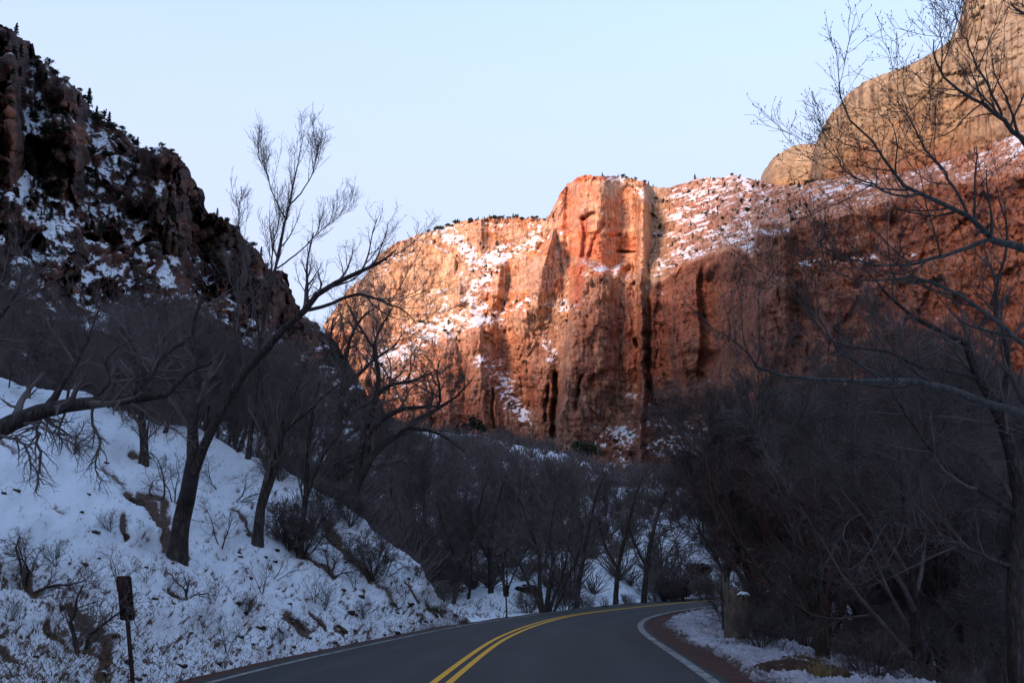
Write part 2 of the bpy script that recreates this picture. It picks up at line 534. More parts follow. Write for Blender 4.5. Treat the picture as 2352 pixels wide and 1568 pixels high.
    gully([(1343, 502), (1338, 560), (1333, 628), (1322, 700)], 6, 20)
    gully([(1388, 512), (1360, 560), (1343, 610), (1335, 660)], 5, 12)
    gully([(1343, 502), (1352, 492), (1372, 488)], 5, 14)
    gully([(1395, 534), (1430, 528)], 3, 12)
    gully([(1415, 574), (1462, 577)], 4, 20)
    gully([(1268, 850), (1275, 1000)], 5, 60)
    gully([(1250, 880), (1256, 960)], 4, 35)
    gully([(1128, 890), (1140, 980)], 3, 35)
    gully([(1335, 860), (1325, 930)], 2.5, 30)
    gully([(1460, 780), (1490, 900)], 4, 30)
    gully([(1005, 560), (1030, 575), (1045, 600), (1050, 640)], 5, 16)
    # nearer lower right block and the fin
    blk = ss(1290, 1312, PX + 0.12 * (PY - 800)) * ss(612, 640, PY + 9 * n2(PX / 18, 0 * PX, 3) + 28 * ss(1400, 1340, PX)) * ss(1484, 1472, PW)
    Y = Y - 75 * blk
    fin = ss(1460, 1472, PW) * ss(425, 470, PY)
    Y = Y - 75 * fin * ss(1530, 1475, PX)
    fin2 = ss(1490, 1502, PX + 16 * f2(0 * PX, PY / 90, 3, 19)) * ss(620, 700, PY) * ss(960, 900, PY)
    Y = Y - 40 * fin2 * ss(1640, 1560, PX)
    Y = Y + 45 * ss(1600, 1612, PX + 5 * n2(0 * PX, PY / 50, 29)) * ss(600, 650, PY) * ss(900, 820, PY) * ss(1740, 1700, PX)
    Y = Y - 50 * ss(1732, 1740, PX) * ss(1830, 1800, PX) * ss(520, 540, PY) * ss(900, 700, PY)
    # columns and grooves
    wall = np.clip(1 - snow2 * 1.3, 0, 1)
    peakface = softpoly(PX, PY, [(1282, 520), (1330, 415), (1470, 450), (1462, 610), (1350, 640), (1322, 700)], 12)
    fl = wall * (1 - 0.85 * peakface) * (1 - 0.6 * domeL)
    g1 = (1 - np.abs(n2(wx / 34, wy / 330, 51))) ** 3
    g2 = (1 - np.abs(n2(wx / 13 + 0.4 * n2(wx / 30, wy / 30, 4), wy / 150, 52))) ** 3
    g3 = (1 - np.abs(n2(wx / 5.5, wy / 60, 53))) ** 3
    rt = ss(1480, 1560, PW); md = ss(1290, 1320, PX) * ss(640, 700, PY)
    fl = fl * (1 - 0.8 * rt) * (1 - 0.55 * md)
    Y = Y + fl * (13 * facets(wx / 26, wy / 300, 101) + 7 * facets(wx / 11, wy / 150, 102) + 3 * facets(wx / 5, wy / 80, 103) + 9 * g1 ** 7 + 5 * g2 ** 9)
    rough = 1 - 0.75 * peakface - 0.45 * domeL
    Y = Y + rough * wall * ((13 - 3 * rt) * facets(wx / 52, wy / 125, 55) + (7 - 2 * rt) * facets(wx / 19, wy / 60, 56) + (2.5 - 1 * rt) * facets(wx / 8, wy / 22, 57))
    Y = Y + rough * 10 * f2(PX / 50, PY / 44, 3, 58) + (3 + 3 * snow) * facets(wx / 9, wy / 7, 59)
    Y = Y + (peakface + domeL) * (5 * facets((wx + .4 * wy) / 60, (wy - .3 * wx) / 28, 60) + 2 * facets(wx / 16, wy / 9, 61))
    wall_depth.snow = snow2; wall_depth.wall = wall; wall_depth.peak = peakface; wall_depth.dome = domeL; wall_depth.hi = hi
    wall_depth.g = fl * (0.5 * g1 + 0.5 * g2)
    return Y

PX, PY, P = relief(640, 2480, 780, wall_sil, lambda p: 0 * p + 1125.0, 310, wall_depth)
zz = P[..., 2]
led = n3(P[..., 0] / 90, P[..., 1] / 160, zz / 9, 61)
disp = 0.6 * f3(P[..., 0] / 9, P[..., 1] / 30, zz / 7, 3, 62) + 1.1 * np.sign(led) * np.abs(led) ** 0.5 * wall_depth.wall * (1 - .5 * wall_depth.peak)
P, N = finish_relief(P, disp)
nzv = blur(N[..., 2], 1)
brk = f2(PX / 8, PY / 4.5, 4, 71, 0.75)
brk2 = f2((PX + 1.2 * PY) / 22, (PY + 0.32 * PX) / 3.4, 4, 72, 0.75)      # bedding lines on the high slope
sb = wall_depth.snow
hi = wall_depth.hi
snow = 0.36 * sb + 0.55 * (nzv - 0.33) * (0.7 + 0.7 * sb) + 0.30 * brk * (0.5 + sb) * (1 - hi) + 0.22 * f2(PX / 4.5, PY / 3, 3, 341) * (.5 + sb) * (1 - hi) + 0.07 * (1 - wall_depth.peak) * ss(1480, 1400, PX) + hi * (0.42 * brk2 + 0.30 * brk) + 0.02 * hi
snow = snow + 0.22 * ss(0.5, 0.8, nzv) * (1 - hi)
red = ip(PX, REDTOP)
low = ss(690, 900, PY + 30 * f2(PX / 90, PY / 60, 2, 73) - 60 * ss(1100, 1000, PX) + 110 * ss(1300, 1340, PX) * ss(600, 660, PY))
tz = f2(PX / 60, PY / 22, 4, 74)
col = 1.0 * colmix((0.52, 0.29, 0.19), [
    (np.clip(0.5 + 1.2 * tz, 0, 1) * 0.6, (0.53, 0.34, 0.20)),
    (ss(0.1, 0.6, f2(PX / 40, PY / 34, 4, 75)) * 0.8, (0.52, 0.22, 0.095)),
    (wall_depth.dome * 0.55, (0.56, 0.37, 0.21)),
    (wall_depth.peak * np.clip(0.25 + 1.1 * f2(PX / 30, PY / 24, 4, 76) + 0.5 * ss(600, 480, PY) * 0, 0, 1), (0.58, 0.20, 0.105)),
    (ss(6, 0, pdist(PX, PY, [(1310, 418), (1345, 407), (1400, 411)])) * 0.9, (0.60, 0.15, 0.07)),
    (np.exp(-(pdist(PX, PY, [(1343, 502), (1338, 560), (1333, 628), (1322, 700)]) / 11) ** 2) * .8, (0.46, 0.11, 0.055)),
    (np.exp(-(pdist(PX, PY, [(1388, 512), (1360, 560), (1343, 610)]) / 7) ** 2) * .7, (0.46, 0.11, 0.055)),
    (np.exp(-(pdist(PX, PY, [(1290, 540), (1310, 480), (1300, 440)]) / 14) ** 2) * .6, (0.60, 0.22, 0.11)),
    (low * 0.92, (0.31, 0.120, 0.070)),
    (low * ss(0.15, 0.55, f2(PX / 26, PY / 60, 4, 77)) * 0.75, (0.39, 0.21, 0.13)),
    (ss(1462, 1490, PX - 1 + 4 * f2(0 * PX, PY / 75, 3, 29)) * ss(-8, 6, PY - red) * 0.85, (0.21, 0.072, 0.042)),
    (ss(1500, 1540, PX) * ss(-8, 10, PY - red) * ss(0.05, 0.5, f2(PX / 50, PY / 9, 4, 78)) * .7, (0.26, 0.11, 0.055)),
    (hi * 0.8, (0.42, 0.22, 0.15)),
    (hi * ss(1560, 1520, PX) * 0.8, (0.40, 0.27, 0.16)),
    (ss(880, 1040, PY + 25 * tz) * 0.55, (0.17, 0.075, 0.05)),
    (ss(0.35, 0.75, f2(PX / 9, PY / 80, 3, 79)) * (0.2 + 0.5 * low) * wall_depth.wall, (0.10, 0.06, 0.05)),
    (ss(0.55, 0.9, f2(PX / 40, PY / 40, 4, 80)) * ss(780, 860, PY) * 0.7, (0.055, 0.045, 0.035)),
    (np.clip(wall_depth.g * 1.2 - 0.55, 0, 1) * 0.5, (0.14, 0.07, 0.05)),
    (ss(0.42, 0.6, f2(PX / 4.5, PY / 3.2, 2, 81)) * np.clip(sb * 1.2, 0, 1) * 0.85, (0.045, 0.045, 0.03))])
scr = ss(0.45, 0.62, f2(PX / 4.5, PY / 3.2, 2, 81))
snow = snow - 0.45 * scr * (0.4 + 0.6 * ss(850, 950, PY))
P, col, snow = add_back(P, [col, snow], [(25, -1), (90, -6), (400, -120), (300, -400)])
MAT_WALL = rock_material("red_sandstone", 0.07, 0.9, snow_col=(0.68, 0.68, 0.71), snow_noise=0.66, streak=0.42)
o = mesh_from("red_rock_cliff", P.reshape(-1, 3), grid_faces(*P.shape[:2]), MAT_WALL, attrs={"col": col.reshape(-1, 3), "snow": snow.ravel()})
tag(o, kind='structure')
WALL_P, WALL_PX, WALL_PY = P[:310], PX, PY

# ------------------------------------------------------------------ the two pale domes behind the right-hand slope
def dome(name, sil, px0, px1, nc, bot, nr, Yf, cols, seed):
    def dep(PX, PY, t):
        Y0 = ip(PX, Yf)
        dpy = np.abs(np.gradient(PY, axis=0))
        top = sil(PX[0])[None]
        near = ss(90, 0, PY - top)
        cot = 0.22 + 1.1 * near ** 2
        Y = Y0 + np.cumsum(cot * Y0 * K / FPX * dpy * 1.15, axis=0)
        edge = PX - px0
        Y = Y + 160 * ss(60, 0, edge) ** 2
        Y = Y + 7 * f2(PX / 90, PY / 80, 3, seed) + 8 * facets(PX / 130 + PY / 300, PY / 90, seed + 7) + 2 * facets(PX / 40, PY / 12, seed + 8) + 3 * (1 - np.abs(n2(PX / 40 + PY / 200, PY / 170, seed + 1))) ** 3
        Y = Y + 1.1 * n2(PX / 50, (PY + 0.3 * PX + 14 * n2(PX / 70, PY / 60, seed)) / 6, seed + 2) + 3 * f2(PX / 9, PY / 7, 3, seed + 3)
        return Y
    PX, PY, P = relief(px0, px1, nc, sil, bot, nr, dep)
    P, N = finish_relief(P, 1.2 * f3(P[..., 0] / 12, P[..., 1] / 12, P[..., 2] / 3, 3, seed + 4))
    nzv = blur(N[..., 2], 1)
    return PX, PY, P, nzv
D1 = [(1735, 440), (1746, 418), (1752, 395), (1766, 374), (1782, 357), (1800, 345), (1818, 337), (1832, 332), (1850, 330), (1868, 329), (1900, 335), (1950, 360)]
PX, PY, P, nzv = dome("d", lambda p: ip(p, D1) + 1.2 * n2(p / 5, 0 * p, 3), 1735, 1950, 110, lambda p: 0 * p + 470.0, 70, [(1735, 1650), (1950, 1620)], None, 201)
tz = f2(PX / 60, (PY + .2 * PX) / 8, 4, 205)
col = 0.62 * colmix((0.50, 0.37, 0.23), [(np.clip(.5 + tz, 0, 1) * .5, (0.55, 0.40, 0.25)), (ss(.3, .8, f2(PX / 8, PY / 40, 3, 206)) * .4, (0.28, 0.17, 0.10)), (ss(400, 430, PY) * .6, (0.48, 0.24, 0.12))])
snow = 0.9 * (nzv - 0.8) + 0.1 * f2(PX / 8, PY / 4, 3, 207) + .25 * ss(8, 2, PY - ip(PX, D1)) * ss(1800, 1840, PX) * 1.5
P, col, snow = add_back(P, [col, snow], [(40, -2), (200, -60), (300, -300)])
MAT_DOME = rock_material("pale_sandstone", 0.06, 0.9, snow_noise=0.35, streak=0.22, joint=0.25)
tag(mesh_from("sandstone_dome", P.reshape(-1, 3), grid_faces(*P.shape[:2]), MAT_DOME, attrs={"col": col.reshape(-1, 3), "snow": snow.ravel()}), kind='structure')

D2 = [(1850, 440), (1862, 385), (1868, 345), (1876, 322), (1890, 290), (1908, 262), (1930, 238), (1945, 218), (1960, 205), (1980, 190), (2000, 180), (2040, 166), (2060, 158), (2090, 148), (2110, 138), (2130, 130), (2160, 108), (2180, 96), (2198, 66), (2210, 20), (2216, -10), (2225, -60), (2260, -140), (2340, -200), (2480, -240), (2600, -260)]
PX, PY, P, nzv = dome("d", lambda p: ip(p, D2) + 1.6 * n2(p / 7, 0 * p, 13), 1850, 2600, 270, lambda p: 0 * p + 700.0, 240, [(1850, 1400), (2100, 1180), (2600, 950)], None, 221)
tz = f2(PX / 70, (PY + .35 * PX) / 9, 4, 225)
low = ss(-40, 90, PY - ip(PX, [(1860, 430), (1960, 350), (2100, 330), (2300, 330), (2480, 330)]) + 30 * f2(PX / 60, PY / 50, 3, 226))
col = 0.66 * colmix((0.42, 0.31, 0.185), [(np.clip(.5 + tz, 0, 1) * .6, (0.48, 0.355, 0.22)), (ss(2150, 2230, PX) * .5, (0.42, 0.37, 0.29)),
    (ss(-50, 20, PY - ip(PX, [(1860, 400), (2100, 260), (2300, 210), (2480, 200)]) + 40 * f2(PX / 50, PY / 40, 3, 227)) * .55, (0.44, 0.25, 0.12)),
    (low * 0.9, (0.36, 0.13, 0.065)), (low * ss(.1, .6, f2(PX / 50, PY / 18, 4, 228)) * .6, (0.45, 0.22, 0.10)),
    (ss(.35, .8, f2(PX / 7, PY / 70, 3, 229)) * .7, (0.13, 0.075, 0.05))])
st = n2(PX / 60, (PY + 0.1 * PX) / 6.5, 230)
snow = 0.75 * (nzv - 0.75) + 0.1 * f2(PX / 8, PY / 4, 3, 231)
snow = snow + 0.85 * np.exp(-(pdist(PX, PY, [(2120, 160), (2090, 195), (2060, 230), (2030, 260)]) / 11) ** 2) * (0.6 + .5 * f2(PX / 7, PY / 5, 3, 232))
snow = snow + ss(2230, 2300, PX) * ss(200, 100, PY) * ss(.2, .6, st) * .6
snow = snow + ss(2200, 2300, PX) * np.exp(-((PY - 360) / 9) ** 2) * .8 + ss(1980, 2040, PX) * ss(.2, .6, f2(PX / 30, PY / 8, 3, 234)) * ss(380, 430, PY) * ss(640, 520, PY) * .7
P, col, snow = add_back(P, [col, snow], [(40, -2), (200, -60), (300, -300)])
tag(mesh_from("sandstone_dome", P.reshape(-1, 3), grid_faces(*P.shape[:2]), MAT_DOME, attrs={"col": col.reshape(-1, 3), "snow": snow.ravel()}), kind='structure')

# ------------------------------------------------------------------ dark rocky mountainside on the left
MS = [(-260, -60), (-100, 0), (0, 53), (30, 68), (48, 88), (75, 98), (80, 128), (95, 138), (120, 158), (135, 172), (155, 190), (172, 205), (182, 212), (200, 240), (215, 258), (240, 275), (262, 290), (285, 308), (302, 320), (312, 338), (335, 345), (372, 342), (405, 350), (415, 372), (432, 386), (452, 418), (464, 440), (470, 470), (478, 488), (492, 485),
      (505, 498), (530, 505), (548, 530), (560, 549), (585, 570), (600, 590), (612, 610), (626, 622), (655, 622), (661, 640), (665, 662), (680, 690), (690, 712), (715, 735), (742, 748), (765, 775), (800, 830), (850, 920), (905, 960), (950, 1000), (1000, 1060)]
def ms_sil(px):
    return ip(px, MS) + 2.5 * f2(px / 12, 0 * px, 3, 301) + 1.2 * n2(px / 3, 0 * px, 302)
def ms_depth(PX, PY, t):
    wx = PX + 12 * f2(PX / 50, PY / 50, 3, 303); wy = PY + 12 * f2(PX / 50, PY / 50, 3, 304)
    Y0 = ip(PX, [(-260, 110), (0, 120), (300, 150), (600, 230), (760, 330), (1000, 420)])
    dpy = np.abs(np.gradient(PY, axis=0))
    cl = ss(-0.05, 0.25, f2(wx / 75, wy / 55, 3, 305))          # cliff (1) or slope (0)
    cl = np.maximum(cl, ss(40, 10, wx - 20) * ss(160, 220, PY) * ss(420, 380, PY))
    cl = np.maximum(cl, softpoly(wx, wy, [(380, 350), (420, 360), (470, 470), (560, 560), (690, 720), (700, 800), (560, 700), (430, 520)], 14) * .8)
    cot = 0.25 + 1.05 * (1 - cl)
    Y = Y0.copy(); q = Y0[0].copy()
    R = PX.shape[0]
    out = np.empty_like(PX); out[0] = q
    tan = (CAMH * 0 + (ST + (341 - PY * K) / FPX * CT) / (CT - (341 - PY * K) / FPX * ST))
    for i in range(1, R):
        # climb along the view until the slope angle is met:  dz = cotless solve
        dt = tan[i] - tan[i - 1]
        c = cot[i]
        g = np.clip(c * q * dt / np.maximum(1 - c * tan[i], 0.28), 0, 14)
        q = q + g
        out[i] = q
    k = np.ones(9) / 9
    out = np.apply_along_axis(lambda v: np.convolve(np.pad(v, 4, mode='edge'), k, 'valid'), 1, out)
    sc = out / 450.0
    g1 = (1 - np.abs(n2(wx / 45, wy / 210, 311))) ** 3
    g2 = (1 - np.abs(n2(wx / 17, wy / 90, 312))) ** 3
    out = out + sc * ((3 + 9 * cl) * g1 + (1 + 6 * cl) * g2)
    out = out + sc * ((7 + 14 * cl) * facets(wx / 60, wy / 75, 313) + (3 + 8 * cl) * facets(wx / 24, wy / 30, 314) + 3 * facets(wx / 10, wy / 11, 315) + 8 * f2(PX / 60, PY / 50, 3, 316))
    ms_depth.cl = cl
    return out
PX, PY, P = relief(-200, 1000, 500, ms_sil, lambda p: ip(p, [(-260, 860), (0, 930), (430, 1000), (700, 1090), (1000, 1130)]), 320, ms_depth)
led = n3(P[..., 0] / 30, P[..., 1] / 30, P[..., 2] / 5, 321)
P, N = finish_relief(P, 0.35 * f3(P[..., 0] / 5, P[..., 1] / 5, P[..., 2] / 3, 3, 322) + 0.8 * np.sign(led) * np.abs(led) ** .6)
nzv = blur(N[..., 2], 1)
cl = ms_depth.cl
brk = f2(PX / 13, PY / 9, 4, 323, .62)
print('ms nz', np.percentile(nzv, [5, 25, 50, 75, 95]))
snow = 0.36 + 0.9 * (nzv - 0.5) + 0.22 * brk + 0.24 * f2(PX / 5, PY / 3.5, 3, 340) - 0.22 * cl
snow = snow + 0.3 * np.exp(-(pdist(PX, PY, [(130, 520), (60, 470), (55, 300)]) / 40) ** 2) * (1 - cl)
snow = snow + 0.9 * softpoly(PX, PY, [(205, 760), (240, 715), (280, 697), (330, 715), (370, 760), (350, 775), (250, 765)], 6)
snow = snow + 0.7 * softpoly(PX, PY, [(85, 735), (190, 725), (205, 760), (100, 770)], 6)
snow = snow + .35 * np.exp(-(pdist(PX, PY, [(405, 560), (385, 620), (400, 680)]) / 22) ** 2)
tz = f2(PX / 40, PY / 28, 4, 324)
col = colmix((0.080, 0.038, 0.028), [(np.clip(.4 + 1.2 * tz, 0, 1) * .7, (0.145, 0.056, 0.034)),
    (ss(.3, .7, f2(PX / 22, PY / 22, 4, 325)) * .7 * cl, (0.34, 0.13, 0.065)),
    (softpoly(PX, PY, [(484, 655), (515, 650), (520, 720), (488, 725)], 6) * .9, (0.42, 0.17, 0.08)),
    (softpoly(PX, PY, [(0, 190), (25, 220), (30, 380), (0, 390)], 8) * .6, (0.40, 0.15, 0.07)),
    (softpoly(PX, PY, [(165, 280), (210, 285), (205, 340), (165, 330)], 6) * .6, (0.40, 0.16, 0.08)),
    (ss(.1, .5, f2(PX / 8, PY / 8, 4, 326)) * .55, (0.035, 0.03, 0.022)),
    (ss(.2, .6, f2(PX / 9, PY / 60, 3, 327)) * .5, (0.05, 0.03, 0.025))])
P, col, snow = add_back(P, [col, snow], [(8, 0), (60, -20), (150, -120), (300, -300)])
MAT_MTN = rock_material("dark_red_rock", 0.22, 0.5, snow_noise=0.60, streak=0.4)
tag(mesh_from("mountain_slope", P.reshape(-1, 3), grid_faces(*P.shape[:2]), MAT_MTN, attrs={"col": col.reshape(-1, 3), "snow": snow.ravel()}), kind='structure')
MS_P, MS_PX, MS_PY = P[:320], PX, PY

# unseen canyon walls, added: left one blocks sun, right and rear cut sky light
def side_wall(cr, prof, seed, amp=22):
    cr = np.array(cr, float)
    tt = np.linspace(0, len(cr) - 1, 170)
    cx, cy, cz = (np.interp(tt, np.arange(len(cr)), cr[:, k]) for k in range(3))
    tx, ty = np.gradient(cx), np.gradient(cy); ln = np.hypot(tx, ty); nx, ny = ty / ln, -tx / ln
    cz = cz + amp * f2(tt * 1.3, 0 * tt, 4, seed)
    P = np.zeros((len(tt), len(prof), 3))
    for j, (a, h) in enumerate(prof):
        w = a + 14 * f2(tt * 2.5 + j * 5, 0 * tt, 3, seed + 1) * (1 if a else .3)
        P[:, j, 0] = cx + nx * w; P[:, j, 1] = cy + ny * w
        P[:, j, 2] = np.where(h > 0, cz * h, 300 * h * 0.3)
    col = np.ones(P.shape) * np.array((0.2, 0.09, 0.055)); snow = np.abs(grid_normals(P)[..., 2]) - 0.25
    tag(mesh_from("unseen_shading_wall", P.reshape(-1, 3), grid_faces(*P.shape[:2]), MAT_MTN, attrs={"col": col.reshape(-1, 3), "snow": snow.ravel()}), kind='structure')
PR = [(-300, -0.9), (-220, -0.5), (-120, 0.0), (-60, 0.25), (-20, 0.8), (0, 1.0), (20, 0.85), (80, 0.5), (260, -0.3)]
side_wall([(-560, 1600, 130), (-600, 1250, 240), (-600, 1054, 440), (-620, 640, 650), (-640, 246, 860), (-640, -100, 1020), (-640, -405, 1075), (-640, -560, 1030), (-600, -890, 660), (-480, -1300, 480)], PR, 331)  # out of view; crest heights shaped so its shadow fades down the far cliffs
side_wall([(900, 1000, 420), (620, 620, 360), (420, 330, 300), (330, 100, 280), (320, -200, 280), (330, -600, 280)], PR, 341)  # out of view, added to lessen sky light on the valley snow
side_wall([(-420, -700, 300), (-200, -620, 380), (50, -600, 400), (330, -660, 380)], PR, 351)  # likewise unseen, added behind the camera to block low sky
# ------------------------------------------------------------------ valley floor, bank, road
def snowground_material(name, bump=0.05, scale=1.0, clean=(0.77, 0.79, 0.81), grimy=(0.56, 0.49, 0.49)):
    m, nt, b = new_mat(name)
    dirt = nd(nt, "ShaderNodeAttribute", attribute_name="dirt")
    v = objco(nt)
    n0 = noise_node(nt, 9 * scale, 6, 0.7, v); n1 = noise_node(nt, 42 * scale, 4, 0.7, v); n2_ = noise_node(nt, 1.6 * scale, 5, 0.6, v)
    s = math_node(nt, 'ADD', dirt.outputs["Fac"], math_node(nt, 'MULTIPLY', math_node(nt, 'SUBTRACT', n0.outputs[0], 0.5), 0.75))
    s = math_node(nt, 'ADD', s, math_node(nt, 'MULTIPLY', math_node(nt, 'SUBTRACT', n1.outputs[0], 0.5), 0.9))
    fac = math_node(nt, 'MULTIPLY_ADD', s, 7.0, -3.0, clamp=True)
    soil = ramp(nt, n1.outputs[0], [(0.3, (0.035, 0.022, 0.016)), (0.5, (0.09, 0.045, 0.028)), (0.72, (0.20, 0.12, 0.075))])
    grime = math_node(nt, 'MULTIPLY_ADD', math_node(nt, 'ADD', n0.outputs[0], math_node(nt, 'MULTIPLY', dirt.outputs["Fac"], 0.6)), 2.4, -1.3, clamp=True)
    snow = mix(nt, grime, clean, grimy)
    c = mix(nt, fac, snow, soil)
    nt.links.new(c, b.inputs["Base Color"])
    bp = nd(nt, "ShaderNodeBump"); bp.inputs["Strength"].default_value = 0.7; bp.inputs["Distance"].default_value = bump
    h = math_node(nt, 'ADD', n0.outputs[0], math_node(nt, 'MULTIPLY', fac, -0.8))
    nt.links.new(h, bp.inputs["Height"]); nt.links.new(bp.outputs[0], b.inputs["Normal"])
    b.inputs["Roughness"].default_value = 0.75
    return m
MAT_SNOW = snowground_material("snowy_ground", 0.012)
MAT_FROST = snowground_material("frosted_rough", 0.03, 1.6, (0.54, 0.50, 0.52), (0.34, 0.26, 0.25))
MAT_SNOW_FAR = snowground_material("snowy_brush_ground", 0.5, 0.09)

# valley floor: fan of cells that widen with distance
gs = np.concatenate([np.linspace(-2.4, -0.8, 30)[:-1], np.linspace(-0.8, 0.8, 300), np.linspace(0.8, 2.4, 30)[1:]])
gyy = np.concatenate([np.linspace(-60, 6, 14)[:-1], np.exp(np.linspace(np.log(6), np.log(700), 280))])
GX = gs[None] * np.maximum(gyy, 25)[:, None]; GY = np.broadcast_to(gyy[:, None], GX.shape)
GZ = gz(GX, GY)
bandn = f2(GX / 1.2, GY / 1.2, 4, 401, .6)
dirt = 0.12 + 0.30 * bandn + 0.1 * f2(GX / 6, GY / 6, 3, 402)
dirt = dirt + 0.16 * ss(60, 160, GY) + 0.25 * ss(0.05, 0.4, GX / np.maximum(GY, 1)) * ss(10, 40, GY)
P = np.stack([GX, GY, GZ], -1)
tag(mesh_from("ground", P.reshape(-1, 3), grid_faces(*GX.shape), MAT_SNOW, attrs={"dirt": dirt.ravel()}), kind='structure')
P = np.array([[-9000, -9000, -12], [9000, -9000, -12], [9000, 9000, -12], [-9000, 9000, -12]], float)
tag(mesh_from("terrain", P, np.array([[0, 1, 2, 3]]), MAT_SNOW_FAR, smooth=False, attrs={"dirt": np.full(4, .3)}), kind='structure')

# bank
BPX = np.linspace(-260, 1078, 520)
bb, _ = _bank_base(BPX); bc = ip(BPX, _bcrest) + 2.0 * f2(BPX / 9, 0 * BPX, 3, 411)
tt = np.linspace(0, 1, 250)[:, None]
BPY = bb[None] + (bc - bb)[None] * tt
BX = np.broadcast_to(BPX, BPY.shape)
P = W(BX, BPY, bank_Y(BX, BPY))
# slope frame: gullies and tufts run down the fall line
fall = f2((BX + 1.25 * (1568 - BPY)) / 22 * 0 + (BPY - 0.92 * BX) / 30, (BX + BPY) / 190, 4, 412)
lump = f2(BX / 26, BPY / 20, 5, 413, .6)
ledges = [([(300, 1125), (345, 1165), (385, 1230), (400, 1265)], 13, .9), ([(325, 1130), (370, 1150), (380, 1200)], 13, .8), ([(240, 1060), (290, 1110)], 9, .6), ([(275, 1200), (290, 1235)], 9, .8),
          ([(300, 1035), (335, 1062)], 9, .9), ([(530, 1180), (600, 1240)], 6, .6), ([(390, 1352), (420, 1375)], 7, .9), ([(440, 1275), (400, 1240)], 7, .6),
          ([(640, 1220), (700, 1265)], 9, .8), ([(740, 1200), (790, 1250), (830, 1300)], 10, .8), ([(700, 1250), (760, 1330)], 8, .9), ([(800, 1280), (850, 1330)], 8, .9),
          ([(860, 1330), (905, 1390)], 8, .5), ([(980, 1390), (1020, 1410)], 8, .6), ([(930, 1340), (960, 1380)], 5, .6),
          ([(165, 1380), (205, 1410)], 10, .9), ([(110, 1430), (150, 1455)], 10, .8), ([(10, 1480), (40, 1510)], 9, .9), ([(190, 1420), (250, 1470), (230, 1560)], 12, .7), ([(60, 1300), (90, 1350)], 11, .9),
          ([(655, 1410), (700, 1450)], 11, .7), ([(715, 1410), (745, 1445)], 6, .6), ([(770, 1440), (785, 1460)], 5, .6), ([(130, 1150), (150, 1170)], 10, .5), ([(0, 1010), (30, 1040)], 10, .6)]
speck = f2((BX + .8 * BPY) / 9, (BPY - .9 * BX) / 16, 3, 420, .6)
dirt = 0.10 + 0.16 * lump + 0.12 * fall + 0.60 * np.maximum(speck - .17, 0) * (0.4 + 0.6 * ss(1150, 1350, BPY + .25 * BX))
bwx = BX + 5 * f2(BX / 14, BPY / 14, 3, 415); bwy = BPY + 5 * f2(BX / 14, BPY / 14, 3, 416)
relief_in = 0
for poly, w, a in ledges:
    e = np.exp(-(pdist(bwx, bwy, poly) / w) ** 2); dirt = np.maximum(dirt, 0.1 + a * e) ; relief_in = relief_in - 0.10 * a * e
lowz = ss(0.34, 0.0, tt * np.ones_like(BX))
dirt = dirt + 0.12 * ss(.45, .1, tt) + 0.10 * ss(400, 100, BX) * ss(1250, 1400, BPY)
dirt = dirt - 0.12 * ss(1290, 1180, BPY) * ss(560, 200, BX)
dirt = dirt + 0.05 * ss(0.10, 0.0, tt)
dirt_bank = dirt.copy()
N = grid_normals(P)
h = 0.14 * f2(BX / 90, BPY / 70, 2, 417) + 0.012 * lump + relief_in + 0.005 * f2(BX / 5, BPY / 4, 3, 419)
h = h * ss(0, 0.06, tt) * (0.35 + 0.65 * ss(0, .3, tt))
P = P + N * h[..., None]
rows = [P]
for dy, dz in ((0.5, -0.03), (2.0, -0.9), (6.0, -7.0)):
    q = P[-1].copy(); k = ip(BPX, [(430, 1), (900, .35), (1078, .1)]); q[:, 1] += dy; q[:, 2] += dz * ip(BPX, [(0, .4), (430, .5), (700, .8), (900, 1)]); rows.append(q[None])
P = np.concatenate(rows, 0); dirt = np.concatenate([dirt] + [dirt[-1:]] * 3, 0)
tag(mesh_from("snow_bank", P.reshape(-1, 3), grid_faces(*P.shape[:2]), MAT_SNOW, attrs={"dirt": dirt.ravel()}), kind='structure')
BANK_P = P[:250]; BANK_T = tt[:, 0]
def on_bank(px, py):
    """surface point of the bank mesh itself"""
    j = int(round(np.interp(px, BPX, np.arange(len(BPX)))))
    b0, c0 = bb[j], bc[j]
    i = int(round(np.clip((b0 - py) / (b0 - c0), 0, 1) * 249))
    return BANK_P[i, j]

# road
ry = np.concatenate([np.arange(-60, 60, 0.5), np.arange(60, 122, 0.5)])
def ribbon(name, edges, mat, attrs=None, z=None, wob=0):
    cols = []
    for k, e in enumerate(edges):
        x = e; cols.append(np.stack([x, ry, np.full_like(ry, 0.0) + (z[k] if isinstance(z, (list, tuple)) else z)], -1))
    P = np.stack(cols, 1)
    o = mesh_from(name, P.reshape(-1, 3), grid_faces(*P.shape[:2]), mat, smooth=False, attrs=attrs)
    return o
m, nt, b = new_mat("asphalt")
v = objco(nt)
a1 = noise_node(nt, 160, 3, 0.7, v); a2 = noise_node(nt, 0.55, 5, 0.6, objco(nt, 1, .35, 1)); a3 = noise_node(nt, 30, 4, .6, v)
c1 = ramp(nt, a1.outputs[0], [(0.25, (0.012, 0.011, 0.011)), (0.5, (0.030, 0.028, 0.026)), (0.8, (0.10, 0.093, 0.085))])
c2 = ramp(nt, a2.outputs[0], [(0.3, (0.78, 0.78, 0.8)), (0.55, (1, 1, 1)), (0.75, (1.22, 1.2, 1.18))])
cc = mix(nt, 1, mix(nt, 1, c1, c2, 'MULTIPLY'), ramp(nt, a3.outputs[0], [(.3, (.72, .72, .72)), (.7, (1.3, 1.3, 1.3))]), 'MULTIPLY')
vo = nd(nt, "ShaderNodeTexVoronoi", feature='DISTANCE_TO_EDGE'); vo.inputs["Scale"].default_value = 0.33
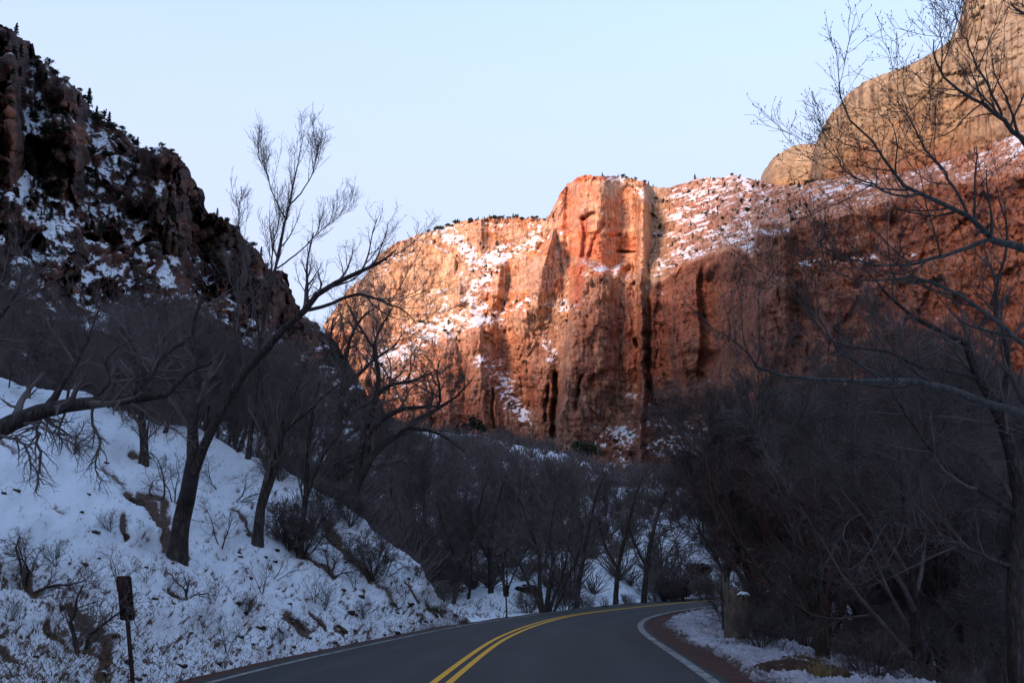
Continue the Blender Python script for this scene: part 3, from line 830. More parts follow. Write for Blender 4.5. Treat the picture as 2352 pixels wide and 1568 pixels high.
wq = nd(nt, "ShaderNodeMix", data_type='RGBA', blend_type='LINEAR_LIGHT'); wq.inputs[0].default_value = 0.5
a4 = noise_node(nt, 1.1, 6, .7, v); nt.links.new(v, wq.inputs[6]); nt.links.new(a4.outputs[1], wq.inputs[7]); nt.links.new(wq.outputs[2], vo.inputs["Vector"])
gate = math_node(nt, 'MULTIPLY_ADD', a2.outputs[0], 6, -3.0, clamp=True)
ck = math_node(nt, 'SUBTRACT', 1.0, math_node(nt, 'MULTIPLY', math_node(nt, 'SUBTRACT', 1.0, math_node(nt, 'MULTIPLY', vo.outputs["Distance"], 70.0, clamp=True)), gate))
cc = mix(nt, 1, cc, ramp(nt, ck, [(0, (.45, .45, .45)), (1, (1, 1, 1))]), 'MULTIPLY')
rd = nd(nt, "ShaderNodeAttribute", attribute_name="track")
cc = mix(nt, rd.outputs["Fac"], cc, mix(nt, 1, cc, (1.28, 1.26, 1.24), 'MULTIPLY'))
nt.links.new(cc, b.inputs["Base Color"]); b.inputs["Roughness"].default_value = 0.8
bp = nd(nt, "ShaderNodeBump"); bp.inputs["Strength"].default_value = 0.5; bp.inputs["Distance"].default_value = 0.004
nt.links.new(a1.outputs[0], bp.inputs["Height"]); nt.links.new(bp.outputs[0], b.inputs["Normal"])
MAT_ASPH = m
def paint_mat(name, col, wear):
    m, nt, b = new_mat(name)
    v = objco(nt)
    n = noise_node(nt, 22, 6, 0.8, v); n2_ = noise_node(nt, 2.2, 4, .6, v)
    w = math_node(nt, 'ADD', n.outputs[0], math_node(nt, 'MULTIPLY', math_node(nt, 'SUBTRACT', n2_.outputs[0], .5), .5))
    f = math_node(nt, 'MULTIPLY_ADD', w, 9, -9 * wear, clamp=True)
    nt.links.new(mix(nt, f, (0.05, 0.048, 0.048), mix(nt, n2_.outputs[0], tuple(k * .75 for k in col), col)), b.inputs["Base Color"])
    b.inputs["Roughness"].default_value = .7
    return m
MAT_WHITE = paint_mat("worn_white_paint", (0.36, 0.345, 0.31), 0.42)
MAT_YEL = paint_mat("yellow_paint", (0.90, 0.43, 0.008), 0.20)
m, nt, b = new_mat("red_gravel")
v = objco(nt); g1 = noise_node(nt, 70, 5, .75, v); g2 = noise_node(nt, 3, 4, .6, v)
cc = ramp(nt, g1.outputs[0], [(0.3, (0.035, 0.016, 0.012)), (0.5, (0.095, 0.036, 0.024)), (0.75, (0.20, 0.09, 0.06))])
nt.links.new(mix(nt, 1, cc, ramp(nt, g2.outputs[0], [(0.3, (.7, .7, .7)), (0.7, (1.25, 1.2, 1.2))]), 'MULTIPLY'), b.inputs["Base Color"])
bp = nd(nt, "ShaderNodeBump"); bp.inputs["Distance"].default_value = 0.02; nt.links.new(g1.outputs[0], bp.inputs["Height"]); nt.links.new(bp.outputs[0], b.inputs["Normal"])
MAT_GRAV = m
wl = 0.05 * f2(ry / 1.3, 0 * ry, 4, 431); wr = 0.09 * f2(ry / 1.1, 0 * ry, 4, 432)
fr = np.linspace(0, 1, 41)
xa, xb_, xc_, xd_, xe_ = off(RL, ry, -0.32) + wl * .5, off(RL, ry, 0.3), RC(ry), off(RR, ry, -.3), off(RR, ry, 0.2) + wr * .4
ks = [0, .08, .5, .92, 1]
edges_ = [np.array([np.interp(f_, ks, [xa[i], xb_[i], xc_[i], xd_[i], xe_[i]]) for i in range(len(ry))]) for f_ in fr]
zs_ = [float(np.interp(f_, ks, [0, .01, .03, .01, 0])) for f_ in fr]
tk = sum(np.exp(-((fr - c_) / .035) ** 2) for c_ in (.17, .38, .62, .83))
tag(ribbon("road", edges_, MAT_ASPH, attrs={"track": np.tile(tk, (len(ry), 1)).ravel()}, z=zs_), kind='structure')
tag(ribbon("shoulder", [off(RL, ry, -0.85) + wl * 2, off(RL, ry, -0.28)], MAT_GRAV, z=[-0.045, -0.012]), kind='structure')
tag(ribbon("shoulder", [off(RR, ry, 0.15), off(RR, ry, 0.75) + wr, off(RR, ry, 1.5) + wr * 2], MAT_GRAV, z=[-0.012, -0.03, -0.09]), kind='structure')
def zroad(x, y):
    """height of the road sheet at x"""
    e = [off(RL, y, -0.32), off(RL, y, .3), RC(y), off(RR, y, -.3), off(RR, y, .2)]
    zs = [0, .01, .03, .01, 0]
    out = np.zeros_like(x)
    for i in range(4):
        t = (x - e[i]) / (e[i + 1] - e[i]); mk = (t >= 0) & (t <= 1); out = np.where(mk, zs[i] + (zs[i + 1] - zs[i]) * t, out)
    return out
def line(name, fn, d0, d1, mat):
    x0, x1 = off(fn, ry, d0), off(fn, ry, d1)
    P = np.stack([np.stack([x0, ry, zroad(x0, ry) + .006], -1), np.stack([x1, ry, zroad(x1, ry) + .006], -1)], 1)
    tag(mesh_from(name, P.reshape(-1, 3), grid_faces(*P.shape[:2]), mat, smooth=False), kind='structure')
line("edge_line", RL, -0.06, 0.06, MAT_WHITE)
line("edge_line", RR, -0.10, 0.08, MAT_WHITE)
line("centre_line", RC, -0.17, -0.06, MAT_YEL)
line("centre_line", RC, 0.06, 0.17, MAT_YEL)
# ------------------------------------------------------------------ bare trees
def _norm(v): return v / (np.linalg.norm(v, axis=-1, keepdims=True) + 1e-9)

def grow(rng, pts, rad, n, t0, t1, lens, ang, K, wig, up, r_ratio, taper=0.25, tdist=1.0, droop=0.0, spread=None):
    """children of every polyline in pts (N,k,3): n each, between t0 and t1 along the parent"""
    N, k, _ = pts.shape
    par = np.repeat(np.arange(N), n)
    u = (np.tile(np.arange(n), N) + rng.random(N * n)) / n
    t = t0 + (t1 - t0) * u ** tdist
    f = t * (k - 1); i = np.clip(f.astype(int), 0, k - 2); w = (f - i)[:, None]
    p = pts[par, i] * (1 - w) + pts[par, i + 1] * w
    tan = _norm(pts[par, i + 1] - pts[par, i])
    r = rad[par, i] * (1 - w[:, 0]) + rad[par, i + 1] * w[:, 0]
    rv = _norm(rng.normal(size=(len(par), 3)))
    perp = _norm(np.cross(tan, rv))
    a = np.radians(ang[0] + (ang[1] - ang[0]) * rng.random(len(par)))[:, None]
    d = tan * np.cos(a) + perp * np.sin(a)
    L = (lens[0] + (lens[1] - lens[0]) * rng.random(len(par))) * (1 - 0.45 * u)
    r0 = np.minimum(r * r_ratio * (0.7 + 0.5 * rng.random(len(par))), r * .95)
    out = np.empty((len(par), K, 3)); out[:, 0] = p
    st = (L / (K - 1))[:, None]
    for j in range(1, K):
        d = d + wig * rng.normal(size=d.shape) + np.array([0, 0, up - droop * j / K])
        d = _norm(d)
        out[:, j] = out[:, j - 1] + d * st
    s = np.linspace(0, 1, K)
    R = r0[:, None] * (1 - (1 - taper) * s[None] ** 0.9)
    return out, R

def tubes(pts, rad, S, rng=None, cap=False):
    """closed-looking tubes round many polylines at once"""
    N, k, _ = pts.shape
    tan = np.empty_like(pts)
    tan[:, 1:-1] = pts[:, 2:] - pts[:, :-2] if k > 2 else 0
    tan[:, 0] = pts[:, 1] - pts[:, 0]; tan[:, -1] = pts[:, -1] - pts[:, -2]
    tan = _norm(tan)
    ref = _norm(np.cross(tan[:, :1], np.array([0.31, 0.52, 0.8]) + np.array([.3, -.2, -.9]) * (np.abs(tan[:, :1, 2:3]) > .8)))
    e1 = _norm(ref - tan * np.sum(ref * tan, -1, keepdims=True))
    e2 = np.cross(tan, e1)
    a = np.arange(S) * 2 * np.pi / S
    V = pts[:, :, None] + rad[:, :, None, None] * (e1[:, :, None] * np.cos(a)[None, None, :, None] + e2[:, :, None] * np.sin(a)[None, None, :, None])
    idx = np.arange(N * k * S).reshape(N, k, S)
    n = np.roll(idx, -1, axis=2)
    F = np.stack([idx[:, :-1], n[:, :-1], n[:, 1:], idx[:, 1:]], -1).reshape(-1, 4)
    return V.reshape(-1, 3), F

def join(parts):
    V = []; F = []; b = 0
    for v, f in parts:
        V.append(v); F.append(f + b); b += len(v)
    return np.concatenate(V), np.concatenate(F)

def smooth_line(p, n, rng=None, amp=0.0):
    """resample a hand-placed line with a Catmull-Rom curve"""
    p = np.array(p, float); m = len(p)
    q = np.concatenate([2 * p[:1] - p[1:2], p, 2 * p[-1:] - p[-2:-1]])
    t = np.linspace(0, m - 1 - 1e-6, n); i = t.astype(int); f = (t - i)[:, None]
    a, b, c, d = q[i], q[i + 1], q[i + 2], q[i + 3]
    o = 0.5 * (2 * b + (c - a) * f + (2 * a - 5 * b + 4 * c - d) * f ** 2 + (3 * b - a - 3 * c + d) * f ** 3)
    if rng is not None and amp:
        w = rng.normal(size=(n, p.shape[1])) * amp; w[0] = 0
        w = (w + np.roll(w, 1, 0) + np.roll(w, -1, 0)) / 2; w[0] = 0; w[-1] = 0
        if p.shape[1] == 4: w[:, 3] = 0
        o = o + w
    return o

def bark_mat(name, c0, c1, c2, sc=1.0, bump=0.02):
    m, nt, b = new_mat(name)
    v = objco(nt, 6 * sc, 6 * sc, 1.1 * sc); n = noise_node(nt, 4, 6, 0.7, v); n_b = noise_node(nt, 1.3, 4, .6, objco(nt))
    c = ramp(nt, n.outputs[0], [(0.3, c0), (0.52, c1), (0.74, c2)])
    c = mix(nt, 1, c, ramp(nt, n_b.outputs[0], [(0.3, (.7, .7, .7)), (.7, (1.25, 1.25, 1.25))]), 'MULTIPLY')
    nt.links.new(c, b.inputs["Base Color"])
    bp = nd(nt, "ShaderNodeBump"); bp.inputs["Distance"].default_value = bump; bp.inputs["Strength"].default_value = .9
    nt.links.new(n.outputs[0], bp.inputs["Height"]); nt.links.new(bp.outputs[0], b.inputs["Normal"])
    return m
def flat_mat(name, col, rough=.85):
    m, nt, b = new_mat(name)
    n = noise_node(nt, 3, 3, .6, objco(nt))
    c = mix(nt, 1, ramp(nt, n.outputs[0], [(.3, (.65, .65, .65)), (.7, (1.35, 1.35, 1.35))]), col, 'MULTIPLY')
    nt.links.new(c, b.inputs["Base Color"]); b.inputs["Roughness"].default_value = rough
    return m
BARK_DARK = bark_mat("dark_bark", (0.016, 0.012, 0.010), (0.06, 0.046, 0.040), (0.15, 0.118, 0.10))
BARK_BROWN = bark_mat("brown_bark", (0.03, 0.02, 0.014), (0.085, 0.058, 0.042), (0.17, 0.13, 0.10))
BARK_PALE = bark_mat("pale_bark", (0.045, 0.045, 0.042), (0.105, 0.10, 0.09), (0.20, 0.19, 0.17))
BARK_STUMP = bark_mat("stump_bark", (0.07, 0.05, 0.035), (0.25, 0.19, 0.135), (0.40, 0.32, 0.24), 1.0, 0.05)
TWIG = flat_mat("twig_bark", (0.155, 0.120, 0.108))
TWIG_PALE = flat_mat("pale_twig_bark", (0.085, 0.078, 0.07))
TWIG_RED = flat_mat("red_twig_bark", (0.12, 0.05, 0.04))
BUD = flat_mat("winter_bud", (0.06, 0.04, 0.025))
CATKIN = flat_mat("catkin", (0.24, 0.15, 0.045))

def make_tree(name, seed, H=9.0, r0=0.16, lean=(0.1, 0.0), fork=2, spread=(18, 50), twigs=6000, twig_r=0.006, mats=(None, None), up=0.06, multi=1, first=0.22, sprawl=1.0):
    """trunk + crown: returns the root Empty with its two parts"""
    rng = np.random.default_rng(seed)
    m_b, m_t = mats
    root = empty(name, (0, 0, 0))
    k0 = 9
    stems = np.zeros((multi, k0, 3)); rads = np.zeros((multi, k0))
    for s in range(multi):
        d = np.array([lean[0], lean[1], 1.0])
        if multi > 1:
            a = 2 * np.pi * s / multi + rng.random(); d = d + np.array([math.cos(a), math.sin(a), 0]) * rng.uniform(.2, .5)
            stems[s, 0] = np.array([math.cos(a), math.sin(a), 0]) * r0 * 0.9
        d /= np.linalg.norm(d)
        stems[s, 0, 2] = -0.35
        hh = H * rng.uniform(.62, .8)
        for j in range(1, k0):
            d = d + rng.normal(size=3) * 0.085 * sprawl + np.array([0, 0, 0.03]); d /= np.linalg.norm(d)
            stems[s, j] = stems[s, j - 1] + d * hh / (k0 - 1)
        rads[s] = r0 * (0.75 if multi > 1 else 1) * (1 - 0.82 * np.linspace(0, 1, k0) ** 0.85)
        rads[s, 0] *= 1.45
    V, F = tubes(stems, rads, 9)
    tr = mesh_from("trunk", V, F, m_b, parent=root)
    P1, R1 = grow(rng, stems, rads, max(3, 9 // multi), first, 0.98, (H * .35, H * .62), spread, 8, .11 * sprawl, up, 0.62, .2)
    P2, R2 = grow(rng, P1, R1, 6, .15, 1.0, (H * .14, H * .30), (20, 60), 6, .13, up * .8, 0.6, .25)
    n3_ = 6
    P3, R3 = grow(rng, P2, R2, n3_, .15, 1.0, (H * .06, H * .14), (20, 60), 5, .16, up * .6, 0.6, .35)
    R3 = np.maximum(R3, twig_r * .9)
    nt_ = max(2, int(round(twigs / len(P3))))
    P4, R4 = grow(rng, P3, R3, nt_, .1, 1.0, (H * .035, H * .085), (20, 65), 3, .2, up * .4, .8, .6)
    R4 = np.clip(R4, twig_r * .6, twig_r)
    V, F = join([tubes(P1, R1, 6), tubes(P2, np.maximum(R2, twig_r), 4), tubes(P3, R3, 3), tubes(P4, R4, 3)])
    cr = mesh_from("crown", V, F, m_t, smooth=True, parent=root)
    cr['kind'] = 'stuff'
    root['height'] = float(V[:, 2].max())
    return root

def del_prop(o, k):
    if k in o: del o[k]
# one of each kind, built once and copied
PROTO = {}
PROTO['tall'] = make_tree("bare_tree", 11, 11, 0.20, (0.10, 0), twigs=8200, twig_r=.0085, mats=(BARK_DARK, TWIG))
PROTO['tall2'] = make_tree("bare_tree", 12, 11, 0.22, (-0.12, .05), twigs=8200, twig_r=.0085, mats=(BARK_DARK, TWIG), spread=(25, 60))
PROTO['mid'] = make_tree("bare_tree", 13, 8, 0.15, (0.25, 0), twigs=6500, twig_r=.009, mats=(BARK_DARK, TWIG), sprawl=1.5)
PROTO['mid2'] = make_tree("bare_tree", 14, 8, 0.14, (-0.2, 0), twigs=6500, twig_r=.009, mats=(BARK_DARK, TWIG), multi=2, sprawl=1.4)
PROTO['bush'] = make_tree("bare_tree", 15, 6, 0.10, (0, 0), twigs=6500, twig_r=.009, mats=(BARK_DARK, TWIG), multi=4, first=.08)
_used = set()
def put_tree(kind, loc, scale=1.0, rz=0.0, tilt=(0, 0), sz=1.0, label=None, group=None, cat="tree", name=None):
    base = PROTO[kind]
    if kind in _used: o = copy_tree(base)
    else: o = base; _used.add(kind)
    o.location = loc; o.scale = (scale, scale, scale * sz); o.rotation_euler = (tilt[0], tilt[1], rz)
    if label: o['label'] = label
    if group: o['group'] = group
    o['category'] = cat
    if name: o.name = name
    return o
# ------------------------------------------------------------------ woods
R_ = random.Random(5)
def zroot(x, y):
    z = float(gz(np.array([x]), np.array([y]))[0])
    return z
def at_ground(px, Y):
    x = float(_sx(px)) * Y
    return (x, Y, zroot(x, Y) - 0.1)

# trees standing on the snow bank, back rows (px, py of the foot in the survey)
BANKTREES = [(20, 880, 'mid', 1.1), (70, 905, 'tall2', .8), (150, 930, 'tall', .8), (245, 925, 'tall', .85), (300, 960, 'mid2', 1.1), (330, 1065, 'tall2', .8), (380, 985, 'tall', .9), (440, 990, 'mid', 1.2),
             (470, 1005, 'tall2', .85), (540, 1035, 'mid2', 1.2), (625, 1075, 'tall', .75), (700, 1110, 'mid', .9)]
for i, (a, b_, kd, sc) in enumerate(BANKTREES):
    p = on_bank(a, max(b_, ip(a, _bcrest) + 3))
    sc = min(sc, (W(a, [760, 800, 720, 690, 720, 830, 700, 760, 740, 800, 820, 880][i], p[1])[2] - p[2]) / PROTO[kd]['height'])
    put_tree(kd, (p[0], p[1], p[2] - .1), sc, R_.uniform(0, 6.28), label=["small crooked tree at the photo's left edge on top of the snow bank", "leaning tree second from the left along the bank top", "straight dark trunk on the bank top above the arching limb", "dark trunk right behind the arching limb's middle", "twin-stemmed tree on the bank top above the arching limb's end", "short dark trunk standing alone on upper bank beside a bare ledge", "straight tree at bank top just left of the forked trunk", "crooked tree on the bank top directly behind the forked trunk", "tree on the bank top just right of the forked trunk", "twin-stemmed tree on the bank top above the fallen grey stem", "straight slim tree on the bank top above the second forked tree", "leaning tree at bank top where the crest starts to fall"][i], group="trees along the top of the snow bank")
# wood behind the bank on the left
n = 0
def row_word(Y, a, b): return "front" if Y < a else ("middle" if Y < b else "back")
FORM = {'tall': "tall", 'tall2': "wide-crowned", 'mid': "crooked", 'mid2': "twin-stemmed", 'bush': "many-stemmed"}
def side_word(q, cuts):
    for lim, w in cuts:
        if q < lim: return w
    return cuts[-1][1]
for Y, pxs, sc0 in ((40, range(-120, 760, 110), .9), (50, range(-150, 900, 120), 1.0), (66, range(-100, 960, 120), 1.1), (90, range(-60, 980, 140), 1.2)):
    for px in pxs:
        q = px + R_.uniform(-38, 38); yy = Y * R_.uniform(.92, 1.08)
        if q > 800 and Y < 60: continue
        p = at_ground(q, yy)
        sc = sc0 * R_.uniform(.8, 1.15)
        # keep the crowns under the line the photograph shows
        top = ip(q, [(-200, 540), (0, 580), (150, 620), (300, 640), (450, 620), (600, 690), (700, 750), (800, 820), (900, 880), (1000, 960)])
        zt = W(q, top, yy)[2] - p[2]
        kd = R_.choice(['tall', 'tall2', 'tall', 'mid', 'mid2'])
        h = PROTO[kd]['height']
        zt = W(q, top + R_.uniform(-20, 230) * (1 if Y < 60 else .8), yy)[2] - p[2]
        sc = min(sc, zt / h)
        if sc < .3: continue
        put_tree(kd, p, sc, R_.uniform(0, 6.28), label="%s bare tree, %s of wood behind bank, %s" % (FORM[kd], row_word(Y, 45, 60), side_word(q, [(150, "at far left"), (330, "over the arching limb"), (480, "behind the forked trunk"), (620, "right of the forked trunk"), (780, "behind the straight bank tree"), (2000, "above the bank's outer end")])), group="trees of the wood behind the snow bank"); n += 1
# middle wood beyond the bend
for Y, pxs, sc0 in ((50, range(1000, 1560, 80), .8), (60, range(960, 1640, 74), .85), (74, range(960, 1700, 72), .9), (92, range(960, 1740, 72), .9), (118, range(960, 1780, 74), .95)):
    for px in pxs:
        q = px + R_.uniform(-24, 24); yy = Y * R_.uniform(.94, 1.06)
        x = float(_sx(q)) * yy
        if yy < 75 and (float(RL(yy)) - x) < 2.5: continue
        p = at_ground(q, yy)
        top = ip(q, [(900, 900), (1000, 990), (1100, 1015), (1250, 1045), (1400, 1075), (1550, 1075), (1650, 1000), (1750, 900)]) + (40 if Y < 60 else 0) + 90 * max(0, (60 - yy) / 15)
        zt = W(q, top, yy)[2] - p[2]
        kd = R_.choice(['mid', 'mid2', 'mid', 'tall', 'bush'])
        sc = min(sc0 * R_.uniform(.75, 1.2), zt / PROTO[kd]['height'] * R_.uniform(.8, 1.05))
        if sc < .25: continue
        put_tree(kd, p, sc, R_.uniform(0, 6.28), label="%s dark tree, %s of wood beyond the bend, %s" % (FORM[kd], row_word(Y, 55, 80), side_word(q, [(1040, "beside the snow bank's outer end"), (1130, "left of the far marker post"), (1220, "just right of the far marker post"), (1320, "behind the roadside thicket"), (1420, "left of snow-capped boulder"), (1510, "near the snow-capped boulder"), (1600, "around the big dark boulder"), (3000, "where the road leaves the view")])), group="trees of the wood beyond the bend"); n += 1
# riverside wood on the right
for Y, pxs, sc0 in ((19, (2080, 2300, 2480), .62), (25, range(1850, 2600, 120), .75), (32, range(1740, 2560, 80), .95), (42, range(1700, 2560, 70), 1.1), (56, range(1690, 2520, 66), 1.25), (78, range(1690, 2500, 64), 1.4)):
    for px in pxs:
        q = px + R_.uniform(-30, 30); yy = Y * R_.uniform(.94, 1.06)
        p = at_ground(q, yy)
        d = p[0] - float(RR(yy))
        if d < 3.2 and yy < 90: continue
        top = ip(q, [(1600, 1020), (1660, 900), (1740, 760), (1840, 650), (1950, 570), (2100, 510), (2250, 460), (2400, 400)])
        zt = W(q, top, yy)[2] - p[2]
        kd = R_.choice(['tall', 'tall2', 'mid', 'mid2', 'bush'])
        zt = W(q, top + R_.uniform(-30, 240), yy)[2] - p[2]
        sc = min(sc0 * R_.uniform(.9, 1.35), zt / PROTO[kd]['height'])
        if sc < .3: continue
        put_tree(kd, p, sc, R_.uniform(0, 6.28), label="%s dark tree, %s of the riverside wood, %s" % (FORM[kd], row_word(Y, 30, 50), side_word(q, [(1760, "behind the broken stump"), (1860, "left of the red boulder"), (1980, "behind the red boulder"), (2100, "right of the red boulder"), (2250, "left of the right-edge trunk"), (9000, "at the photo's right edge")])), group="trees of the riverside wood"); n += 1
print("trees", n)

# far wooded hillside: reads as one mass
rng = np.random.default_rng(77)
def mass(name, N, fn, base, rad=1.0):
    """one light bush repeated as real joined geometry"""
    r = np.random.default_rng(3)
    M_ = 44; st = np.zeros((M_, 3, 3)); d = _norm(np.stack([r.normal(size=M_) * .6, r.normal(size=M_) * .6, np.ones(M_)], -1))
    L = r.uniform(.4, 1.0, M_)
    for j in range(1, 3):
        d = _norm(d + .22 * r.normal(size=d.shape)); st[:, j] = st[:, j - 1] + d * (L / 2)[:, None]
    ra = np.ones((M_, 3)) * np.array([.020, .015, .010]) * rad
    st[:, :, 2] += .0
    Vb, Fb = tubes(st, ra, 3)
    loc, sc, rot = fn(N)
    c, s = np.cos(rot), np.sin(rot)
    V = np.empty((len(loc), len(Vb), 3))
    V[..., 0] = (Vb[None, :, 0] * c[:, None] - Vb[None, :, 1] * s[:, None]) * sc[:, None] + loc[:, None, 0]
    V[..., 1] = (Vb[None, :, 0] * s[:, None] + Vb[None, :, 1] * c[:, None]) * sc[:, None] + loc[:, None, 1]
    V[..., 2] = Vb[None, :, 2] * sc[:, None] + loc[:, None, 2]
    F = (Fb[None] + (np.arange(len(loc)) * len(Vb))[:, None, None]).reshape(-1, 4)
    o = mesh_from(name, V.reshape(-1, 3), F, TWIG, smooth=False)
    return tag(o, base, "brush", kind='stuff')
def hill_locs(N):
    px = rng.uniform(820, 1800, N); Y = np.exp(rng.uniform(np.log(115), np.log(400), N))
    x = _sx(px) * Y; z = gz(x, Y)
    return np.stack([x, Y, z - .3], -1), rng.uniform(3.0, 6.5, N) * np.clip(Y / 220, .8, 1.1) * np.interp(px, [1200, 1380, 1650, 1750], [1, .85, .85, 1]), rng.uniform(0, 6.28, N)
mass("hillside_woodland", 520, hill_locs, "dark brushy wood of leafless trees covering the low hill in the valley")

def under_locs(N):
    px = rng.uniform(560, 1800, N * 3); Y = np.exp(rng.uniform(np.log(42), np.log(125), N * 3)); x = _sx(px) * Y
    ok = (((RL(Y) - x) > 3.0) | (Y > 85)) & ((Y > 50) | (px < 960)) & (f2(x / 7, Y / 7, 2, 91) > -.25); px, Y, x = px[ok][:N], Y[ok][:N], x[ok][:N]
    return np.stack([x, Y, gz(x, Y) - .1], -1), rng.uniform(1.2, 3.6, len(x)), rng.uniform(0, 6.28, len(x))
mass("brush_thicket", 400, under_locs, "grey-brown thicket of thin stems between the trunks beyond the bend", .75)
# ------------------------------------------------------------------ trees one can tell apart, built limb by limb
def wpx(w, Y): return 0.5 * w * K / FPX * Y
def limb(rng, pts, n=14, amp=0.02):
    """pts: (px, py, Y, width in survey px) -> polyline and radii"""
    a = np.array(pts, float)
    P = W(a[:, 0], a[:, 1], a[:, 2]); r = wpx(a[:, 3], a[:, 2])
    q = smooth_line(np.concatenate([P, r[:, None]], 1), n, rng, amp)
    return q[:, :3], np.maximum(q[:, 3], .004)

def hero(name, seed, root_loc, trunk, limbs, label, group=None, n1=12, n2_=7, n3_=6, nt=4, L=(0.8, 2.0), up=0.12, mats=None, twig_r=.004, t0=.25, droop=0, ang=(20, 55), S=10, buds=0, trunk_n=14, crown_mat=None, flare=1.3, limb_part="branch", wig=.1, hang=None):
    rng = np.random.default_rng(seed)
    mb, mt = mats
    root = empty(name, tuple(root_loc))
    rl = np.array(root_loc, float)
    tp, trr = limb(rng, trunk, trunk_n, 0.015)
    tp[0] = rl + np.array([0, 0, -0.3]); trr[0] *= flare
    V, F = tubes((tp - rl)[None], trr[None], 12)
    V = V + 0.05 * trr.mean() * 0 + (0.12 * trr.mean()) * f3(V[:, 0] * 5, V[:, 1] * 5, V[:, 2] * 1.2, 3, seed)[:, None] * np.array([1, 1, 0])
    mesh_from("trunk", V, F, mb, parent=root)
    all_p, all_r = [tp], [trr]
    for l in limbs:
        lp, lr = limb(rng, l, 14, 0.03)
        V, F = tubes((lp - rl)[None], lr[None], S)
        mesh_from(limb_part, V, F, mb, parent=root)
        all_p.append(lp); all_r.append(lr)
    k = 14
    A = np.stack([a if len(a) == k else a[np.linspace(0, len(a) - 1, k).astype(int)] for a in all_p]); B = np.stack([b if len(b) == k else b[np.linspace(0, len(b) - 1, k).astype(int)] for b in all_r])
    src = slice(0, None) if trunk_n else slice(1, None)
    P1, R1 = grow(rng, A, B, n1, t0, 1.0, L, ang, 8, wig, up, .6, .25, droop=droop)
    P2, R2 = grow(rng, P1, R1, n2_, .12, 1.0, (L[0] * .35, L[1] * .42), (20, 55), 6, wig * 1.2, up * .8, .6, .3, droop=droop)
    P3, R3 = grow(rng, P2, R2, n3_, .1, 1.0, (L[0] * .18, L[1] * .2), (20, 60), 4, wig * 1.5, up * .6, .7, .4, droop=droop)
    parts = [tubes(P1 - rl, np.maximum(R1, twig_r), 6), tubes(P2 - rl, np.maximum(R2, twig_r * .8), 4), tubes(P3 - rl, np.clip(R3, twig_r * .6, twig_r), 3)]
    ends = [P3[:, -1], P3[:, 2], P2[:, -1]]
    if nt:
        P4, R4 = grow(rng, P3, R3, nt, .1, 1.0, (L[0] * .08, L[1] * .10), (20, 65), 3, .2, up * .4, .8, .6, droop=droop)
        parts.append(tubes(P4 - rl, np.clip(R4, twig_r * .45, twig_r * .8), 3)); ends.append(P4[:, -1])
    if hang:
        for h in hang:
            hp, hr = limb(rng, h, 12, .04); parts.append(tubes((hp - rl)[None], hr[None], 5))
            Q1, S1 = grow(rng, hp[None], hr[None], 22, .1, 1, (.25, .7), (25, 70), 6, .22, -.05, .6, .3, droop=.15)
            Q2, S2 = grow(rng, Q1, S1, 4, .1, 1, (.08, .25), (25, 60), 4, .22, -.03, .6, .3, droop=.1)
            parts += [tubes(Q1 - rl, np.maximum(S1, .003), 4), tubes(Q2 - rl, np.maximum(S2, .0025), 3)]
    V, F = join(parts)
    c = mesh_from("crown", V, F, mt, parent=root); c['kind'] = 'stuff'
    if buds:
        e = np.concatenate(ends); e = e[rng.random(len(e)) < min(1, buds / len(e))] - rl
        d = _norm(rng.normal(size=e.shape) * .5 + np.array([0, 0, 1]))
        st = np.stack([e, e + d * .010, e + d * .022], 1)
        V, F = tubes(st, np.ones((len(e), 3)) * np.array([.002, .006, .001]), 3)
        bo = mesh_from("bud", V, F, BUD, parent=root); bo['kind'] = 'stuff'
    tag(root, label, "tree", group)
    return root

DK = (BARK_DARK, TWIG); BR = (BARK_BROWN, TWIG); PL = (BARK_PALE, TWIG_PALE)
# forked tree on the bank with the long limb that leans out over the road
b = on_bank(408, 1278)
hero("cottonwood_tree", 101, b, [(408, 1275, b[1], 46), (413, 1220, b[1], 40), (432, 1130, b[1], 38), (446, 1060, 20.6, 34), (442, 990, 20.5, 26), (450, 920, 20.4, 20), (456, 850, 20.4, 16), (442, 760, 20.3, 11), (468, 680, 20.2, 6)],
     [[(446, 1085, 20.6, 23.4), (474, 1015, 20.4, 21.8), (508, 950, 20.2, 20.3), (545, 885, 20, 19.5), (600, 820, 19.8, 19.5), (650, 762, 19.6, 17.9), (700, 706, 19.4, 15.6), (735, 664, 19.2, 13.3), (790, 640, 19, 10.9), (850, 616, 18.8, 8.6), (880, 598, 18.8, 6.2), (910, 572, 18.8, 3.1)],
      [(695, 714, 19.4, 9.4), (740, 698, 19.2, 8.6), (790, 680, 19, 7.8), (840, 680, 18.9, 7.0), (890, 694, 18.8, 5.5), (930, 712, 18.7, 3.1), (958, 745, 18.7, 1.6)],
      [(442, 985, 20.5, 10.9), (400, 900, 21, 8.6), (360, 820, 21.5, 6.2), (345, 740, 22, 3.1)],
      [(540, 890, 20, 10.1), (560, 830, 20.6, 8.6), (545, 740, 21, 6.2), (555, 650, 21.2, 3.1)]],
     "large forked cottonwood on the bank with one long limb leaning out towards the cliff", n1=11, n2_=6, n3_=4, nt=2, L=(.9, 2.0), up=.16, mats=DK, twig_r=.0045, t0=.5, ang=(35, 70))
